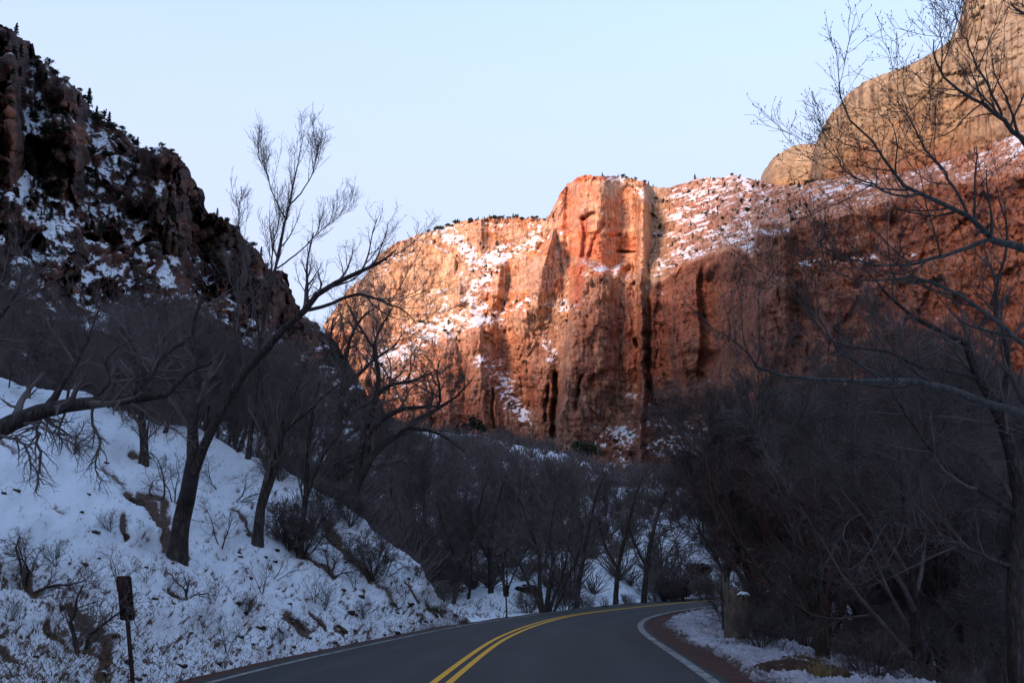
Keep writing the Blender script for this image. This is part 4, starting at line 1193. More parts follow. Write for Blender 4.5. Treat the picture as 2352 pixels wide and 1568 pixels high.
# slim tree with a broom of upright shoots against the sky
b = on_bank(568, 1056)
hero("cottonwood_tree", 102, b, [(568, 1056, b[1], 12.2), (585, 930, b[1], 10.8), (598, 800, b[1], 9.4), (612, 700, b[1], 8.6), (630, 625, b[1], 7.2), (642, 560, b[1], 6.5), (662, 478, b[1], 5.8), (672, 430, b[1], 3.6), (690, 350, b[1], 2.2), (700, 300, b[1], 1.1)],
     [[(598, 790, b[1], 6.5), (585, 700, b[1], 5.0), (568, 620, b[1], 4.3), (552, 540, b[1], 2.9), (548, 460, b[1], 1.4)],
      [(604, 740, b[1], 5.8), (618, 650, b[1], 4.3), (630, 560, b[1], 2.9), (648, 470, b[1], 1.4)],
      [(636, 616, b[1], 4.3), (680, 580, b[1], 3.6), (740, 530, b[1], 2.2), (800, 480, b[1], 1.1)],
      [(655, 500, b[1], 4.3), (630, 450, b[1], 2.9), (612, 400, b[1], 2.2), (590, 350, b[1], 1.1)],
      [(664, 470, b[1], 4.3), (700, 430, b[1], 2.9), (722, 380, b[1], 2.2), (730, 330, b[1], 1.1)]],
     "tallest slim tree whose upright broom of shoots stands against the sky", n1=15, n2_=6, n3_=3, nt=0, L=(.8, 2.3), up=.24, mats=DK, twig_r=.0065, t0=.45, ang=(15, 40), wig=.06)
b = on_bank(590, 1252)
hero("cottonwood_tree", 103, b, [(590, 1252, b[1], 28), (598, 1190, b[1], 24), (606, 1130, b[1], 19), (618, 1070, b[1], 16), (612, 980, b[1], 12), (600, 880, b[1], 8), (615, 790, b[1], 4)],
     [[(600, 1165, b[1], 16), (622, 1110, b[1], 14), (645, 1040, b[1], 12), (655, 950, b[1], 9), (690, 870, b[1], 5)], [(614, 1080, b[1], 9), (650, 1000, b[1], 8), (720, 930, b[1], 6), (780, 880, b[1], 3)]],
     "second forked tree on the bank, thinner, right of the large forked cottonwood", n1=12, n2_=7, n3_=5, nt=2, L=(.9, 2.1), up=.1, mats=DK, twig_r=.0055, t0=.3)
b = on_bank(690, 1275)
hero("cottonwood_tree", 104, b, [(690, 1275, b[1], 16), (694, 1200, b[1], 13), (704, 1100, b[1], 11), (712, 990, b[1], 9), (735, 880, b[1], 5)], [[(700, 1150, b[1], 8), (735, 1060, b[1], 6), (790, 980, b[1], 3)]],
     "thin straight tree rising from the thicket in the middle of the bank", n1=12, n2_=7, n3_=5, nt=2, L=(.8, 2.0), up=.1, mats=DK, twig_r=.0055, t0=.3)
b = on_bank(330, 1068)
hero("cottonwood_tree", 105, b, [(330, 1068, b[1], 24), (329, 1000, b[1], 18), (325, 930, b[1], 15), (310, 840, b[1], 11), (290, 740, b[1], 6)], [[(326, 930, b[1], 10), (360, 860, b[1], 8), (380, 760, b[1], 4)]],
     "short-trunked tree on the upper bank rooted beside a bare earth ledge", n1=12, n2_=7, n3_=5, nt=2, L=(.8, 1.9), up=.04, mats=DK, twig_r=.006, t0=.3)
# limb that arches in from the left edge
b = on_bank(-215, 1330)
hero("cottonwood_tree", 106, b, [(-215, 1330, b[1], 70), (-190, 1220, b[1], 62), (-150, 1110, 14.6, 56), (-90, 1040, 15, 50), (-20, 992, 15.3, 44), (60, 955, 15.6, 38), (110, 936, 15.8, 35), (190, 924, 16, 29), (280, 916, 16.2, 26), (370, 908, 16.4, 21), (405, 884, 16.5, 16), (440, 850, 16.6, 10), (485, 832, 16.7, 5)],
     [[(108, 938, 15.8, 20), (128, 900, 15.9, 17), (160, 850, 16, 12), (200, 790, 16.2, 8), (230, 700, 16.4, 4)], [(300, 914, 16.2, 20), (332, 876, 16.3, 18), (352, 848, 16.4, 12), (400, 800, 16.6, 8), (450, 770, 16.8, 4)],
      [(-150, 1110, 14.6, 30), (-120, 960, 15, 22), (-60, 820, 15.6, 15), (20, 700, 16, 9), (60, 610, 16.4, 4)], [(200, 923, 16, 9), (240, 880, 16.1, 8), (250, 820, 16.2, 5), (300, 780, 16.3, 2)]],
     "big tree at the left edge whose dark limb arches over the snow", n1=10, n2_=6, n3_=5, nt=1, L=(.7, 1.9), up=.05, mats=DK, twig_r=.0035, t0=.35, ang=(30, 75), wig=.14,
     hang=[[(108, 945, 15.8, 8), (90, 1000, 15.7, 7), (88, 1060, 15.7, 6), (82, 1130, 15.7, 3)], [(40, 965, 15.5, 7), (90, 975, 15.4, 6), (160, 1000, 15.3, 5), (190, 1020, 15.2, 2)], [(215, 925, 16, 7), (222, 1000, 15.9, 6), (218, 1060, 15.8, 4), (226, 1110, 15.8, 2)],
           [(-10, 1000, 15.2, 8), (30, 1010, 15.2, 7), (80, 1050, 15.2, 5), (100, 1110, 15.2, 3)], [(300, 925, 16.2, 6), (350, 960, 16.2, 5), (420, 990, 16.2, 3), (450, 1030, 16.2, 2)], [(150, 940, 15.9, 6), (140, 1000, 15.8, 5), (180, 1040, 15.8, 2)]])
# curling dark trees standing between bank and cliff
b = at_ground(800, 42)
hero("cottonwood_tree", 107, (b[0], b[1], b[2]), [(805, 1200, 42, 26), (815, 1130, 42, 24), (838, 1075, 42, 21), (868, 1030, 42, 17), (905, 1002, 42, 14), (960, 962, 42, 12), (1010, 935, 42, 8), (1055, 905, 42, 5), (1085, 870, 42, 2)],
     [[(838, 1075, 42, 15), (848, 1010, 42, 14), (878, 965, 42, 12), (930, 936, 42, 11), (1000, 930, 42, 6), (1040, 920, 42, 3)], [(930, 982, 42, 8), (985, 988, 42, 7), (1035, 1010, 42, 5), (1078, 1050, 42, 2)], [(1005, 936, 42, 8), (1010, 900, 42, 6), (1003, 860, 42, 4), (1015, 820, 42, 2)],
      [(815, 1130, 42, 18), (830, 1020, 42, 15), (858, 930, 42, 13), (868, 860, 42, 11), (858, 800, 42, 8), (880, 740, 42, 5), (905, 700, 42, 2)], [(862, 900, 42, 10), (910, 880, 42, 8), (960, 870, 42, 5), (1000, 850, 42, 2)],
      [(860, 800, 42, 7), (820, 740, 42, 5), (800, 700, 42, 2)]],
     "gnarled dark tree leaning right, its curling boughs cross the foot of the lit cliff", n1=11, n2_=7, n3_=5, nt=0, L=(1.0, 3.2), up=.03, mats=DK, twig_r=.009, t0=.2, ang=(30, 80), wig=.2)
b = at_ground(770, 46)
hero("cottonwood_tree", 108, b, [(770, 1160, 46, 22), (776, 1060, 46, 20), (780, 960, 46, 16), (790, 870, 46, 13), (800, 790, 46, 9), (830, 730, 46, 5), (870, 700, 46, 2)],
     [[(785, 900, 46, 10), (840, 840, 46, 8), (900, 800, 46, 5), (930, 760, 46, 2)], [(790, 860, 46, 8), (760, 790, 46, 6), (765, 730, 46, 3)], [(780, 960, 46, 9), (850, 920, 46, 7), (920, 860, 46, 4)]],
     "upright dark tree with tangled twigs in front of the cliff's left end", n1=12, n2_=7, n3_=5, nt=0, L=(1.2, 3.4), up=.04, mats=DK, twig_r=.009, t0=.2, ang=(30, 80), wig=.2)
# roadside thicket past the far marker: stems from one root
b = at_ground(1252, 44.6)
bz = b[2]
def gpx(px, Y): return to_pix(np.array([float(_sx(px)) * Y, Y, zroot(float(_sx(px)) * Y, Y)]))[1]
g0 = float(gpx(1252, 44.6))
hero("cottonwood_tree", 109, b, [(1254, g0, 44.6, 14), (1262, 1340, 44.6, 11), (1270, 1290, 44.6, 9), (1262, 1230, 44.8, 6), (1275, 1150, 45, 3)],
     [[(1248, g0, 44.6, 10), (1240, 1330, 44.6, 9), (1235, 1260, 44.6, 7), (1215, 1200, 44.6, 5), (1190, 1140, 44.6, 2)], [(1244, g0, 44.6, 8), (1218, 1340, 44.6, 7), (1188, 1290, 44.6, 5), (1160, 1250, 44.6, 2)],
      [(1262, g0, 44.6, 8), (1280, 1350, 44.6, 7), (1300, 1290, 44.6, 5), (1310, 1220, 44.6, 3)], [(1270, g0, 44.6, 7), (1300, 1340, 44.6, 6), (1330, 1270, 44.6, 4), (1340, 1200, 44.6, 2)]],
     "clump of thin stems fanning from one root at the outer road edge", n1=8, n2_=6, n3_=5, nt=2, L=(.8, 2.2), up=.1, mats=DK, twig_r=.009, t0=.35, flare=1)
# leaning trees on the far verge
for k, (a, base_y, Y, tr, lb) in enumerate([(1430, 1355, 58, [(1412, 12), (1420, 10), (1440, 8), (1462, 5)], "leaning dark tree on far verge left of the twin leaning trunks"),
        (1475, 1350, 58, [(1475, 13), (1486, 11), (1500, 9), (1530, 6)], "thicker leaning trunk on the far snow left of the big dark boulder"), (1065, 1375, 48, [(1040, 10), (1060, 9), (1090, 7), (1110, 4)], "slanting dark trunk behind the tip of the snow bank"),
        (1128, 1365, 50, [(1128, 12), (1126, 11), (1130, 9), (1150, 5)], "upright dark trunk just left of the far marker post"), (1350, 1372, 52, [(1322, 12), (1335, 10), (1350, 8), (1372, 5)], "dark leaning trunk right of the roadside thicket")]):
    x0 = tr[0][0]; p = at_ground(x0, Y); fy = float(to_pix(np.array(p))[1])
    dy_ = (fy - 1130) / 3
    T = [(tr[j][0], fy - dy_ * j, Y, tr[j][1]) for j in range(4)] + [(tr[3][0] + 15, 1090, Y, 2)]
    hero("cottonwood_tree", 120 + k, p, T, [[(tr[1][0], fy - dy_, Y, tr[1][1] * .7), (tr[1][0] - 35, fy - dy_ * 1.8, Y, 5), (tr[1][0] - 50, fy - dy_ * 2.6, Y, 2)]], lb, n1=9, n2_=6, n3_=5, nt=1, L=(1, 2.6), up=.06, mats=DK, twig_r=.012, t0=.35, wig=.15)

# ---- right bank
def rb(px, py):
    """foot on the right verge seen at (px, py)"""
    Y = float(ground_Y(py, -0.1)); q = W(px, py, Y); z = zroot(q[0], q[1]); return (float(q[0]), Y, z)
b = rb(1672, 1448)
hero("cottonwood_tree", 131, b, [(1672, 1450, b[1], 22), (1664, 1390, b[1], 19), (1668, 1320, b[1], 18), (1688, 1240, b[1], 19), (1696, 1150, b[1], 17), (1712, 1060, b[1], 13), (1745, 960, b[1], 9), (1760, 860, b[1], 5)],
     [[(1696, 1150, b[1], 10), (1660, 1080, b[1], 8), (1640, 1000, b[1], 5), (1632, 920, b[1], 2)], [(1668, 1330, b[1], 8), (1640, 1270, b[1], 6), (1600, 1210, b[1], 3)], [(1710, 1070, b[1], 9), (1770, 1010, b[1], 7), (1830, 930, b[1], 4)]],
     "slim grey tree standing close behind the broken stump", n1=12, n2_=7, n3_=5, nt=2, L=(.8, 2.2), up=.1, mats=PL, twig_r=.005, t0=.25)
# broken stump
b = rb(1690, 1470)
root = empty("broken_stump", b)
rng = np.random.default_rng(140)
ns, nk = 30, 22
hgt = 1.25; a = np.arange(ns) * 2 * np.pi / ns
V = np.zeros((nk, ns, 3))
for j in range(nk):
    t = j / (nk - 1)
    rr = 0.30 * (1 + 1.0 * max(0, .22 - t) ** 1.2 * 2.2) * (1 - .12 * t)
    prof_ = rr * (1 + 0.07 * np.sin(3 * a + 1) + 0.05 * np.sin(7 * a + 3 * t) + .05 * f2(a * 2, np.full(ns, t * 3), 3, 141))
    V[j, :, 0] = prof_ * np.cos(a) + .06 * t; V[j, :, 1] = prof_ * np.sin(a)
    top = hgt * (1 + 0.13 * np.cos(a - 2.6) + .05 * np.sin(5 * a) + .05 * rng.random(ns)) if j == nk - 1 else hgt * (1 + 0.13 * np.cos(a - 2.6)) 
    V[j, :, 2] = -0.25 + (top + .25) * t
inner = V[::-1].copy()[:12]; inner[:, :, :2] = inner[:, :, :2] * 0.72
vv = np.concatenate([V, inner]); mesh_from("trunk", vv.reshape(-1, 3), np.concatenate([np.stack([(np.arange(len(vv) * ns).reshape(len(vv), ns)[:-1]), np.roll(np.arange(len(vv) * ns).reshape(len(vv), ns), -1, 1)[:-1], np.roll(np.arange(len(vv) * ns).reshape(len(vv), ns), -1, 1)[1:], np.arange(len(vv) * ns).reshape(len(vv), ns)[1:]], -1).reshape(-1, 4)]), BARK_STUMP, parent=root)
sp = np.array([[(0.18, -.02, 1.05), (.2, 0, 1.35), (.22, .02, 1.5)], [(-.2, 0, 1.05), (-.24, 0, 1.4), (-.26, 0, 1.75)], [(-.1, .2, 1.05), (-.1, .24, 1.4), (-.07, .25, 1.65)]])
V_, F_ = tubes(sp, np.array([[.06, .04, .01]] * 3), 5); mesh_from("splinter", V_, F_, BARK_STUMP, parent=root)
cap = bpy.data.meshes.new("x")
tag(root, "broken grey-brown stump with a hollow splintered top on the right verge", "tree stump")
MAT_CAP = flat_mat("snow_cap", (0.7, 0.72, 0.745), .8)
g = np.linspace(-1, 1, 16); gx_, gy_ = np.meshgrid(g, g); rr = np.hypot(gx_, gy_)
cz_ = np.where(rr < 1, .05 * (1 - rr ** 2), -.03)
Pc = np.stack([gx_ * .16 + .2, gy_ * .07 - .2, cz_ + 1.22 + .02 * n2(gx_ * 3, gy_ * 3, 1)], -1)
mesh_from("snow_cap", Pc.reshape(-1, 3), grid_faces(16, 16), MAT_CAP, parent=root)

b = rb(1888, 1512)
hero("willow_tree", 132, b, [(1889, 1512, b[1], 34), (1888, 1460, b[1], 30), (1890, 1424, b[1], 27), (1893, 1380, b[1], 8), (1885, 1300, b[1], 6), (1890, 1200, b[1], 4), (1900, 1120, b[1], 2)],
     [[(1884, 1432, b[1], 15), (1850, 1400, b[1], 12), (1790, 1350, b[1], 10), (1735, 1290, b[1], 9), (1695, 1235, b[1], 7), (1655, 1170, b[1], 5), (1620, 1100, b[1], 2)], [(1884, 1432, b[1], 12), (1850, 1350, b[1], 10), (1800, 1270, b[1], 8), (1755, 1190, b[1], 6), (1725, 1100, b[1], 3)],
      [(1894, 1430, b[1], 16), (1930, 1395, b[1], 13), (1980, 1345, b[1], 10), (2040, 1290, b[1], 8), (2090, 1240, b[1], 5), (2130, 1190, b[1], 2)], [(1880, 1425, b[1], 11), (1862, 1330, b[1], 9), (1850, 1240, b[1], 6), (1840, 1150, b[1], 3)], [(1980, 1345, b[1], 7), (2000, 1260, b[1], 6), (1990, 1180, b[1], 3)]],
     "short-trunked willow behind the red boulder with reddish stems spreading in a V", n1=13, n2_=7, n3_=4, nt=1, L=(.7, 2.0), up=.12, mats=(BARK_BROWN, TWIG_RED), twig_r=.004, t0=.3, ang=(15, 45), wig=.07, flare=1.2)
b = rb(1886, 1480)
b = (b[0] * 1.2, b[1] * 1.2, -0.9)
Y = b[1]
hero("cottonwood_tree", 133, b, [(1890, 1460, Y, 30), (1879, 1381, Y, 27), (1823, 1281, Y, 24), (1803, 1181, Y, 20), (1815, 1100, Y, 16), (1838, 1040, Y, 12), (1880, 980, Y, 8), (1940, 900, Y, 5)],
     [[(1803, 1185, Y, 14), (1775, 1110, Y, 11), (1760, 1040, Y, 9), (1748, 950, Y, 6), (1740, 860, Y, 3)], [(1815, 1100, Y, 12), (1850, 1060, Y, 10), (1930, 1030, Y, 7), (1990, 1000, Y, 4)], [(1823, 1280, Y, 10), (1780, 1230, Y, 8), (1740, 1160, Y, 4)]],
     "pale grey trunk bending left behind the short-trunked willow", n1=14, n2_=8, n3_=5, nt=1, L=(1.0, 2.8), up=.09, mats=PL, twig_r=.005, t0=.25)
b = at_ground(2338, 17)
hero("cottonwood_tree", 134, b, [(2338, 1640, 17, 43.7), (2336, 1500, 17, 39.0), (2332, 1300, 17, 35.9), (2345, 1150, 17, 32.8), (2320, 1020, 16.8, 28.1), (2296, 945, 16.6, 25.7), (2245, 863, 16.4, 21.1), (2214, 781, 16.2, 17.2), (2138, 750, 16, 11.7), (2056, 693, 15.8, 7.0), (1990, 620, 15.6, 3.1)],
     [[(2296, 950, 16.6, 15.6), (2310, 830, 16.6, 12.5), (2290, 700, 16.6, 9.4), (2310, 560, 16.6, 5.5), (2290, 430, 16.6, 2.3)], [(2245, 868, 16.4, 11.7), (2150, 850, 16, 9.4), (2060, 815, 15.8, 7.0), (1960, 800, 15.6, 3.9), (1880, 770, 15.5, 1.6)],
      [(2335, 1180, 17, 15.6), (2240, 1120, 16.6, 11.7), (2150, 1050, 16.4, 7.8), (2080, 960, 16.2, 4.7), (2040, 880, 16, 2.3)], [(2332, 1300, 17, 10.9), (2220, 1260, 16.6, 8.6), (2120, 1220, 16.4, 6.2), (2030, 1200, 16, 3.1)]],
     "thick dark tree at the right edge whose trunk bends away up to the left", n1=14, n2_=7, n3_=5, nt=1, L=(.9, 2.6), up=.05, mats=DK, twig_r=.0035, t0=.2, ang=(30, 75), wig=.14)
b = at_ground(2470, 10.5); Y = 10
hero("cottonwood_tree", 135, b, [(2480, 1700, 10.5, 90), (2475, 1400, 10.4, 80), (2470, 1100, 10.3, 76), (2455, 850, 10.2, 66), (2440, 600, 10.1, 52), (2425, 400, 10, 38), (2410, 200, 10, 24), (2400, 0, 10, 14)],
     [[(2462, 1000, 10.3, 27.9), (2352, 958, 10, 20.5), (2245, 913, 9.8, 18.0), (2119, 882, 9.6, 14.8), (2025, 876, 9.5, 12.3), (1867, 869, 9.3, 9.0), (1748, 850, 9.2, 6.6), (1712, 800, 9.1, 4.1), (1650, 760, 9, 1.6)],
      [(2440, 610, 10.1, 24.6), (2352, 567, 10, 19.7), (2277, 548, 9.9, 16.4), (2226, 498, 9.8, 12.3), (2113, 441, 9.7, 9.8), (2063, 403, 9.6, 7.4), (2006, 340, 9.5, 5.7), (1937, 262, 9.4, 4.1), (1926, 170, 9.4, 2.0)],
      [(2277, 548, 9.9, 11.5), (2214, 580, 9.8, 9.8), (2132, 586, 9.7, 8.2), (2050, 610, 9.6, 5.7), (1960, 600, 9.5, 4.1), (1870, 560, 9.4, 2.0)],
      [(2425, 400, 10, 18.0), (2352, 330, 9.9, 13.9), (2296, 271, 9.8, 10.7), (2240, 225, 9.7, 8.2), (2170, 160, 9.6, 5.7), (2145, 90, 9.6, 2.5)],
      [(2300, 275, 9.8, 7.4), (2270, 190, 9.7, 5.7), (2225, 90, 9.6, 4.1), (2195, 12, 9.6, 2.0)],
      [(2226, 498, 9.8, 7.4), (2180, 400, 9.7, 5.7), (2120, 320, 9.6, 4.1), (2060, 230, 9.5, 2.0)],
      [(2113, 441, 9.7, 6.6), (2030, 440, 9.6, 4.9), (1950, 400, 9.5, 3.7), (1890, 330, 9.4, 1.6)],
      [(2455, 860, 10.2, 16.4), (2352, 790, 10, 13.1), (2230, 690, 9.8, 9.0), (2100, 640, 9.6, 6.6), (1980, 650, 9.5, 4.1), (1880, 620, 9.4, 2.0)],
      [(2025, 876, 9.5, 6.6), (1930, 800, 9.3, 4.9), (1850, 700, 9.2, 3.3), (1790, 620, 9.1, 1.6)]],
     "budding tree off the right edge whose pale limbs sweep left across the domes", n1=12, n2_=6, n3_=4, nt=0, L=(.5, 1.35), up=.12, mats=PL, twig_r=.0028, t0=.22, ang=(25, 60), wig=.12, buds=3200)
# ------------------------------------------------------------------ bushes and saplings on the snow
def shrub_proto(seed, H=1.0, stems=5, spread=.5, n1=8, n2_=7, n3_=4, r0=.018, tr=.003, wig=.16, up=.05, mat=None):
    rng = np.random.default_rng(seed)
    root = empty("bare_shrub", (0, 0, 0))
    d = _norm(np.stack([rng.normal(size=stems) * spread, rng.normal(size=stems) * spread, np.ones(stems)], -1))
    st = np.zeros((stems, 7, 3)); st[:, 0, 2] = -.06
    for j in range(1, 7):
        d = _norm(d + wig * rng.normal(size=d.shape) + np.array([0, 0, .04])); st[:, j] = st[:, j - 1] + d * (H * rng.uniform(.6, .95, stems) / 6)[:, None]
    ra = r0 * (1 - .75 * np.linspace(0, 1, 7))[None] * rng.uniform(.6, 1, stems)[:, None]
    P1, R1 = grow(rng, st, ra, n1, .2, 1, (H * .25, H * .5), (20, 65), 6, wig, up, .6, .3)
    P2, R2 = grow(rng, P1, R1, n2_, .15, 1, (H * .1, H * .22), (20, 65), 4, wig, up, .6, .4)
    parts = [tubes(P1, np.maximum(R1, tr), 4), tubes(P2, np.maximum(R2, tr * .8), 3)]
    if n3_:
        P3, R3 = grow(rng, P2, R2, n3_, .15, 1, (H * .04, H * .1), (20, 65), 3, wig, up, .7, .6); parts.append(tubes(P3, np.clip(R3, tr * .5, tr * .8), 3))
    V, F = tubes(st, ra, 6); mesh_from("stem", V, F, BARK_DARK, parent=root)
    V, F = join(parts); c = mesh_from("twigs", V, F, mat or TWIG, parent=root); c['kind'] = 'stuff'
    return root
SP = {'gnarl': shrub_proto(201, 1.0, 3, .35, 9, 7, 3, .028, .0032, .26), 'thin': shrub_proto(202, 1.0, 3, .25, 6, 4, 2, .014, .0028, .17), 'fan': shrub_proto(203, 1.0, 14, .42, 9, 7, 4, .012, .003, .09, .03),
      'bent': shrub_proto(204, 1.0, 2, .6, 7, 5, 2, .02, .003, .3), 'reed': shrub_proto(205, 1.0, 18, .5, 5, 4, 0, .008, .003, .07)}
_su = set()
def put_shrub(kind, p, h, label, group="bare bushes on the snow bank", rz=None, cat="bush"):
    o = copy_tree(SP[kind]) if kind in _su else SP[kind]
    _su.add(kind)
    o.location = (p[0], p[1], p[2]); o.scale = (h, h, h); o.rotation_euler = (0, 0, R_.uniform(0, 6.28) if rz is None else rz)
    tag(o, label, cat, group)
    return o
for px, py, hp, kd, lb in [
        (192, 1492, 240, 'gnarl', "big gnarled bush left of the near marker post"), (78, 1335, 200, 'gnarl', "tall ragged dark bush at the far left below the arching limb"),
        (426, 1378, 95, 'gnarl', "dark bush growing from the overhung ledge below the large forked tree"), (520, 1495, 110, 'thin', "thin bush close to the road right of the near marker post"),
        (484, 1390, 70, 'thin', "little upright bush right of the overhung ledge"), (598, 1368, 100, 'thin', "thin bush below the second forked tree"), (634, 1322, 95, 'bent', "bent bush right below the second forked tree"),
        (512, 1254, 150, 'thin', "tall slender sapling between the two forked trees"), (762, 1327, 105, 'gnarl', "dark twisted bush below the thin-trunked tree's earth ledge"),
        (697, 1270, 170, 'fan', "large thicket around the foot of the thin straight tree"), (660, 1262, 130, 'fan', "thicket just left of the thin straight tree"), (855, 1327, 135, 'fan', "dense rounded bush near the outer end of the bank"),
        (882, 1328, 90, 'bent', "forked bush beside the dense rounded bush"), (810, 1355, 75, 'thin', "small thin bush halfway between twisted and rounded bushes"), (909, 1366, 60, 'thin', "small bush below the dense rounded bush"),
        (926, 1386, 55, 'thin', "lowest small bush near the bank's outer toe"), (745, 1402, 70, 'reed', "reddish stalky tuft above the roadside rocks' right end"), (894, 1405, 55, 'bent', "knotted low bush close to the toe of the bank"),
        (723, 1383, 100, 'thin', "single thin stem bush in the middle of the lower bank"), (372, 1150, 190, 'bent', "curved grey sapling left of the large forked trunk"), (396, 1165, 170, 'thin', "curved sapling touching the large forked trunk"),
        (500, 1120, 120, 'bent', "bent bush behind the large forked trunk"), (545, 1150, 120, 'bent', "tangled bush uphill between the two forked trees"), (170, 1035, 120, 'gnarl', "dark tangled bush below the arching limb"),
        (560, 1420, 60, 'reed', "low stalky tuft above the verge"), (460, 1440, 55, 'thin', "small twiggy bush on the lower bank below the ledge"), (640, 1480, 45, 'reed', "little stalky tuft close to the verge"), (830, 1425, 55, 'reed', "reedy tuft on the toe slope"),
        (275, 1350, 130, 'thin', "thin sapling right behind the near marker's panel"), (130, 1300, 70, 'reed', "reedy tuft right of the ragged dark bush"), (960, 1330, 60, 'thin', "tiny bush on the crest of the bank's outer end"),
        (740, 1190, 110, 'fan', "feathery thicket near the crest above the dark earth streak"), (800, 1215, 90, 'fan', "second feathery thicket along the crest"), (640, 1110, 110, 'fan', "thicket at the bank top over the second forked tree"), (335, 1340, 60, 'thin', "wispy tuft on the clean snow right of the near marker"),
        (30, 1420, 60, 'reed', "stalky tuft at the lower left edge of the bank"), (250, 1225, 60, 'reed', "small tuft above the gnarled bush")]:
    p = on_bank(px, py); hm = hp * K / FPX * p[1]
    put_shrub(kd, p, hm, lb)
for px, Y, h, kd, lb in [(1215, 46.5, 1.3, 'fan', "twiggy bush left of the stem clump beyond the bend"), (1300, 47, 1.5, 'fan', "dark bush right of the stem clump beyond the bend"), (1345, 50, 1.0, 'fan', "pale brushy mound of dead stalks at the outer road edge"), (1385, 50.5, .9, 'reed', "stalky tuft at the outer road edge past the mound"),
                          (1100, 46, 1.0, 'bent', "pile of bent branches left of the far marker post"), (1170, 46, .8, 'bent', "small branch pile right of the far marker post"), (1440, 56, .9, 'fan', "brown brush between the leaning trunks"), (1560, 62, 1.6, 'gnarl', "bush at the foot of the big dark boulder"),
                          (1620, 64, 2.0, 'fan', "brush right of the big dark boulder"), (1530, 61, 2.6, 'fan', "tall brown brush growing over the big dark boulder"), (1572, 61.5, 2.2, 'fan', "brown brush against the right side of the big dark boulder"), (1500, 66, 2.4, 'fan', "dense brush left of the big dark boulder"), (1650, 70, 2.6, 'fan', "brush where the road leaves the view"), (1020, 44, 1.4, 'fan', "dark brush behind the bank's tip")]:
    put_shrub(kd, at_ground(px, Y), h, lb, "bushes beyond the bend")
for px, Y, h, kd in [(1740, 24, 1.3, 'fan'), (1780, 22, 1.0, 'bent'), (1990, 17.5, 1.2, 'fan'), (2060, 18, 1.4, 'gnarl'), (2150, 17, 1.4, 'fan'), (2230, 15, 1.2, 'bent'), (2000, 22, 2.2, 'fan'), (2120, 24, 2.4, 'fan'), (2240, 21, 2.3, 'fan'), (1830, 27, 2.2, 'fan'), (1720, 30, 2.3, 'fan'),
                      (1960, 30, 2.6, 'fan'), (2050, 33, 2.8, 'gnarl'), (1760, 38, 2.8, 'fan'), (1850, 40, 3.0, 'gnarl'), (2180, 30, 2.6, 'gnarl'), (2300, 26, 2.6, 'fan'), (2330, 14, 1.3, 'bent'), (2000, 40, 3, 'fan'), (2100, 44, 3, 'fan')]:
    put_shrub(kd, at_ground(px, Y), h, "leafless undergrowth bush of the riverside wood, " + side_word(px, [(1790, "near the broken stump"), (1900, "behind the red boulder"), (2080, "right of the red boulder"), (2250, "left of the thick right-edge trunk"), (9000, "beside the thick right-edge trunk")]) + (", low" if h < 1.5 else ", tall"), "undergrowth of the riverside wood")

# ------------------------------------------------------------------ evergreens
NEEDLE = flat_mat("pine_needles", (0.022, 0.034, 0.020))
NEEDLE2 = flat_mat("juniper_scales", (0.030, 0.036, 0.018))
def conifer(seed, kind):
    rng = np.random.default_rng(seed)
    root = empty("pine_tree" if kind == 'pine' else "juniper_tree", (0, 0, 0))
    st = np.zeros((1, 5, 3)); st[0, :, 2] = np.linspace(-.08, .95 if kind == 'pine' else .5, 5); st[0, 1:4, :2] = rng.normal(size=(3, 2)) * .012
    V, F = tubes(st, np.array([[.028, .022, .017, .01, .003]]), 5); mesh_from("trunk", V, F, BARK_DARK, parent=root)
    n = 520 if kind == 'pine' else 480
    if kind == 'pine':
        h = .14 + .86 * rng.random(n) ** 1.1; rad = (1 - h) * .30 + .02; a = rng.random(n) * 6.28; lay = np.round(h * 11) / 11; h = h * .35 + lay * .65
        q = rad * np.sqrt(rng.random(n)) * (0.75 + .4 * np.sin(a * 2 + lay * 40)); c = np.stack([q * np.cos(a), q * np.sin(a), h - q * .3], -1); sz = .05
    else:
        cl = rng.normal(size=(9, 3)); cl = _norm(cl) * rng.uniform(.12, .3, 9)[:, None]; cl[:, 2] = .38 + cl[:, 2] * .9
        c = cl[rng.integers(0, 9, n)] + rng.normal(size=(n, 3)) * .085; sz = .055
    d = _norm(rng.normal(size=(n, 3)) + c * np.array([2, 2, .3])); e = _norm(np.cross(d, rng.normal(size=(n, 3))))
    s = (sz * rng.uniform(.6, 1.4, n))[:, None]
    V = np.stack([c - e * s * .5, c + e * s * .5, c + d * s * 1.5 + e * s * .2, c + d * s - e * s * .4], 1).reshape(-1, 3)
    F = np.arange(n * 4).reshape(-1, 4)
    cr = mesh_from("crown", V, F, NEEDLE if kind == 'pine' else NEEDLE2, smooth=False, parent=root); cr['kind'] = 'stuff'
    return root
CP = [conifer(301, 'pine'), conifer(302, 'pine'), conifer(303, 'juniper'), conifer(304, 'juniper')]
_cu = set()
def put_con(i, p, h, label, group, wide=1.0):
    o = copy_tree(CP[i]) if i in _cu else CP[i]
    _cu.add(i); o.location = (float(p[0]), float(p[1]), float(p[2])); o.scale = (h * wide, h * wide, h); o.rotation_euler = (0, 0, R_.uniform(0, 6.28))
    tag(o, label, "tree", group)
def surf(Pg, GXp, GYp, px, py):
    j = int(np.argmin(np.abs(GXp[0] - px))); i = int(np.argmin(np.abs(GYp[:, j] - py))); return Pg[i, j]
def hpx(h, Y): return h * K / FPX * Y
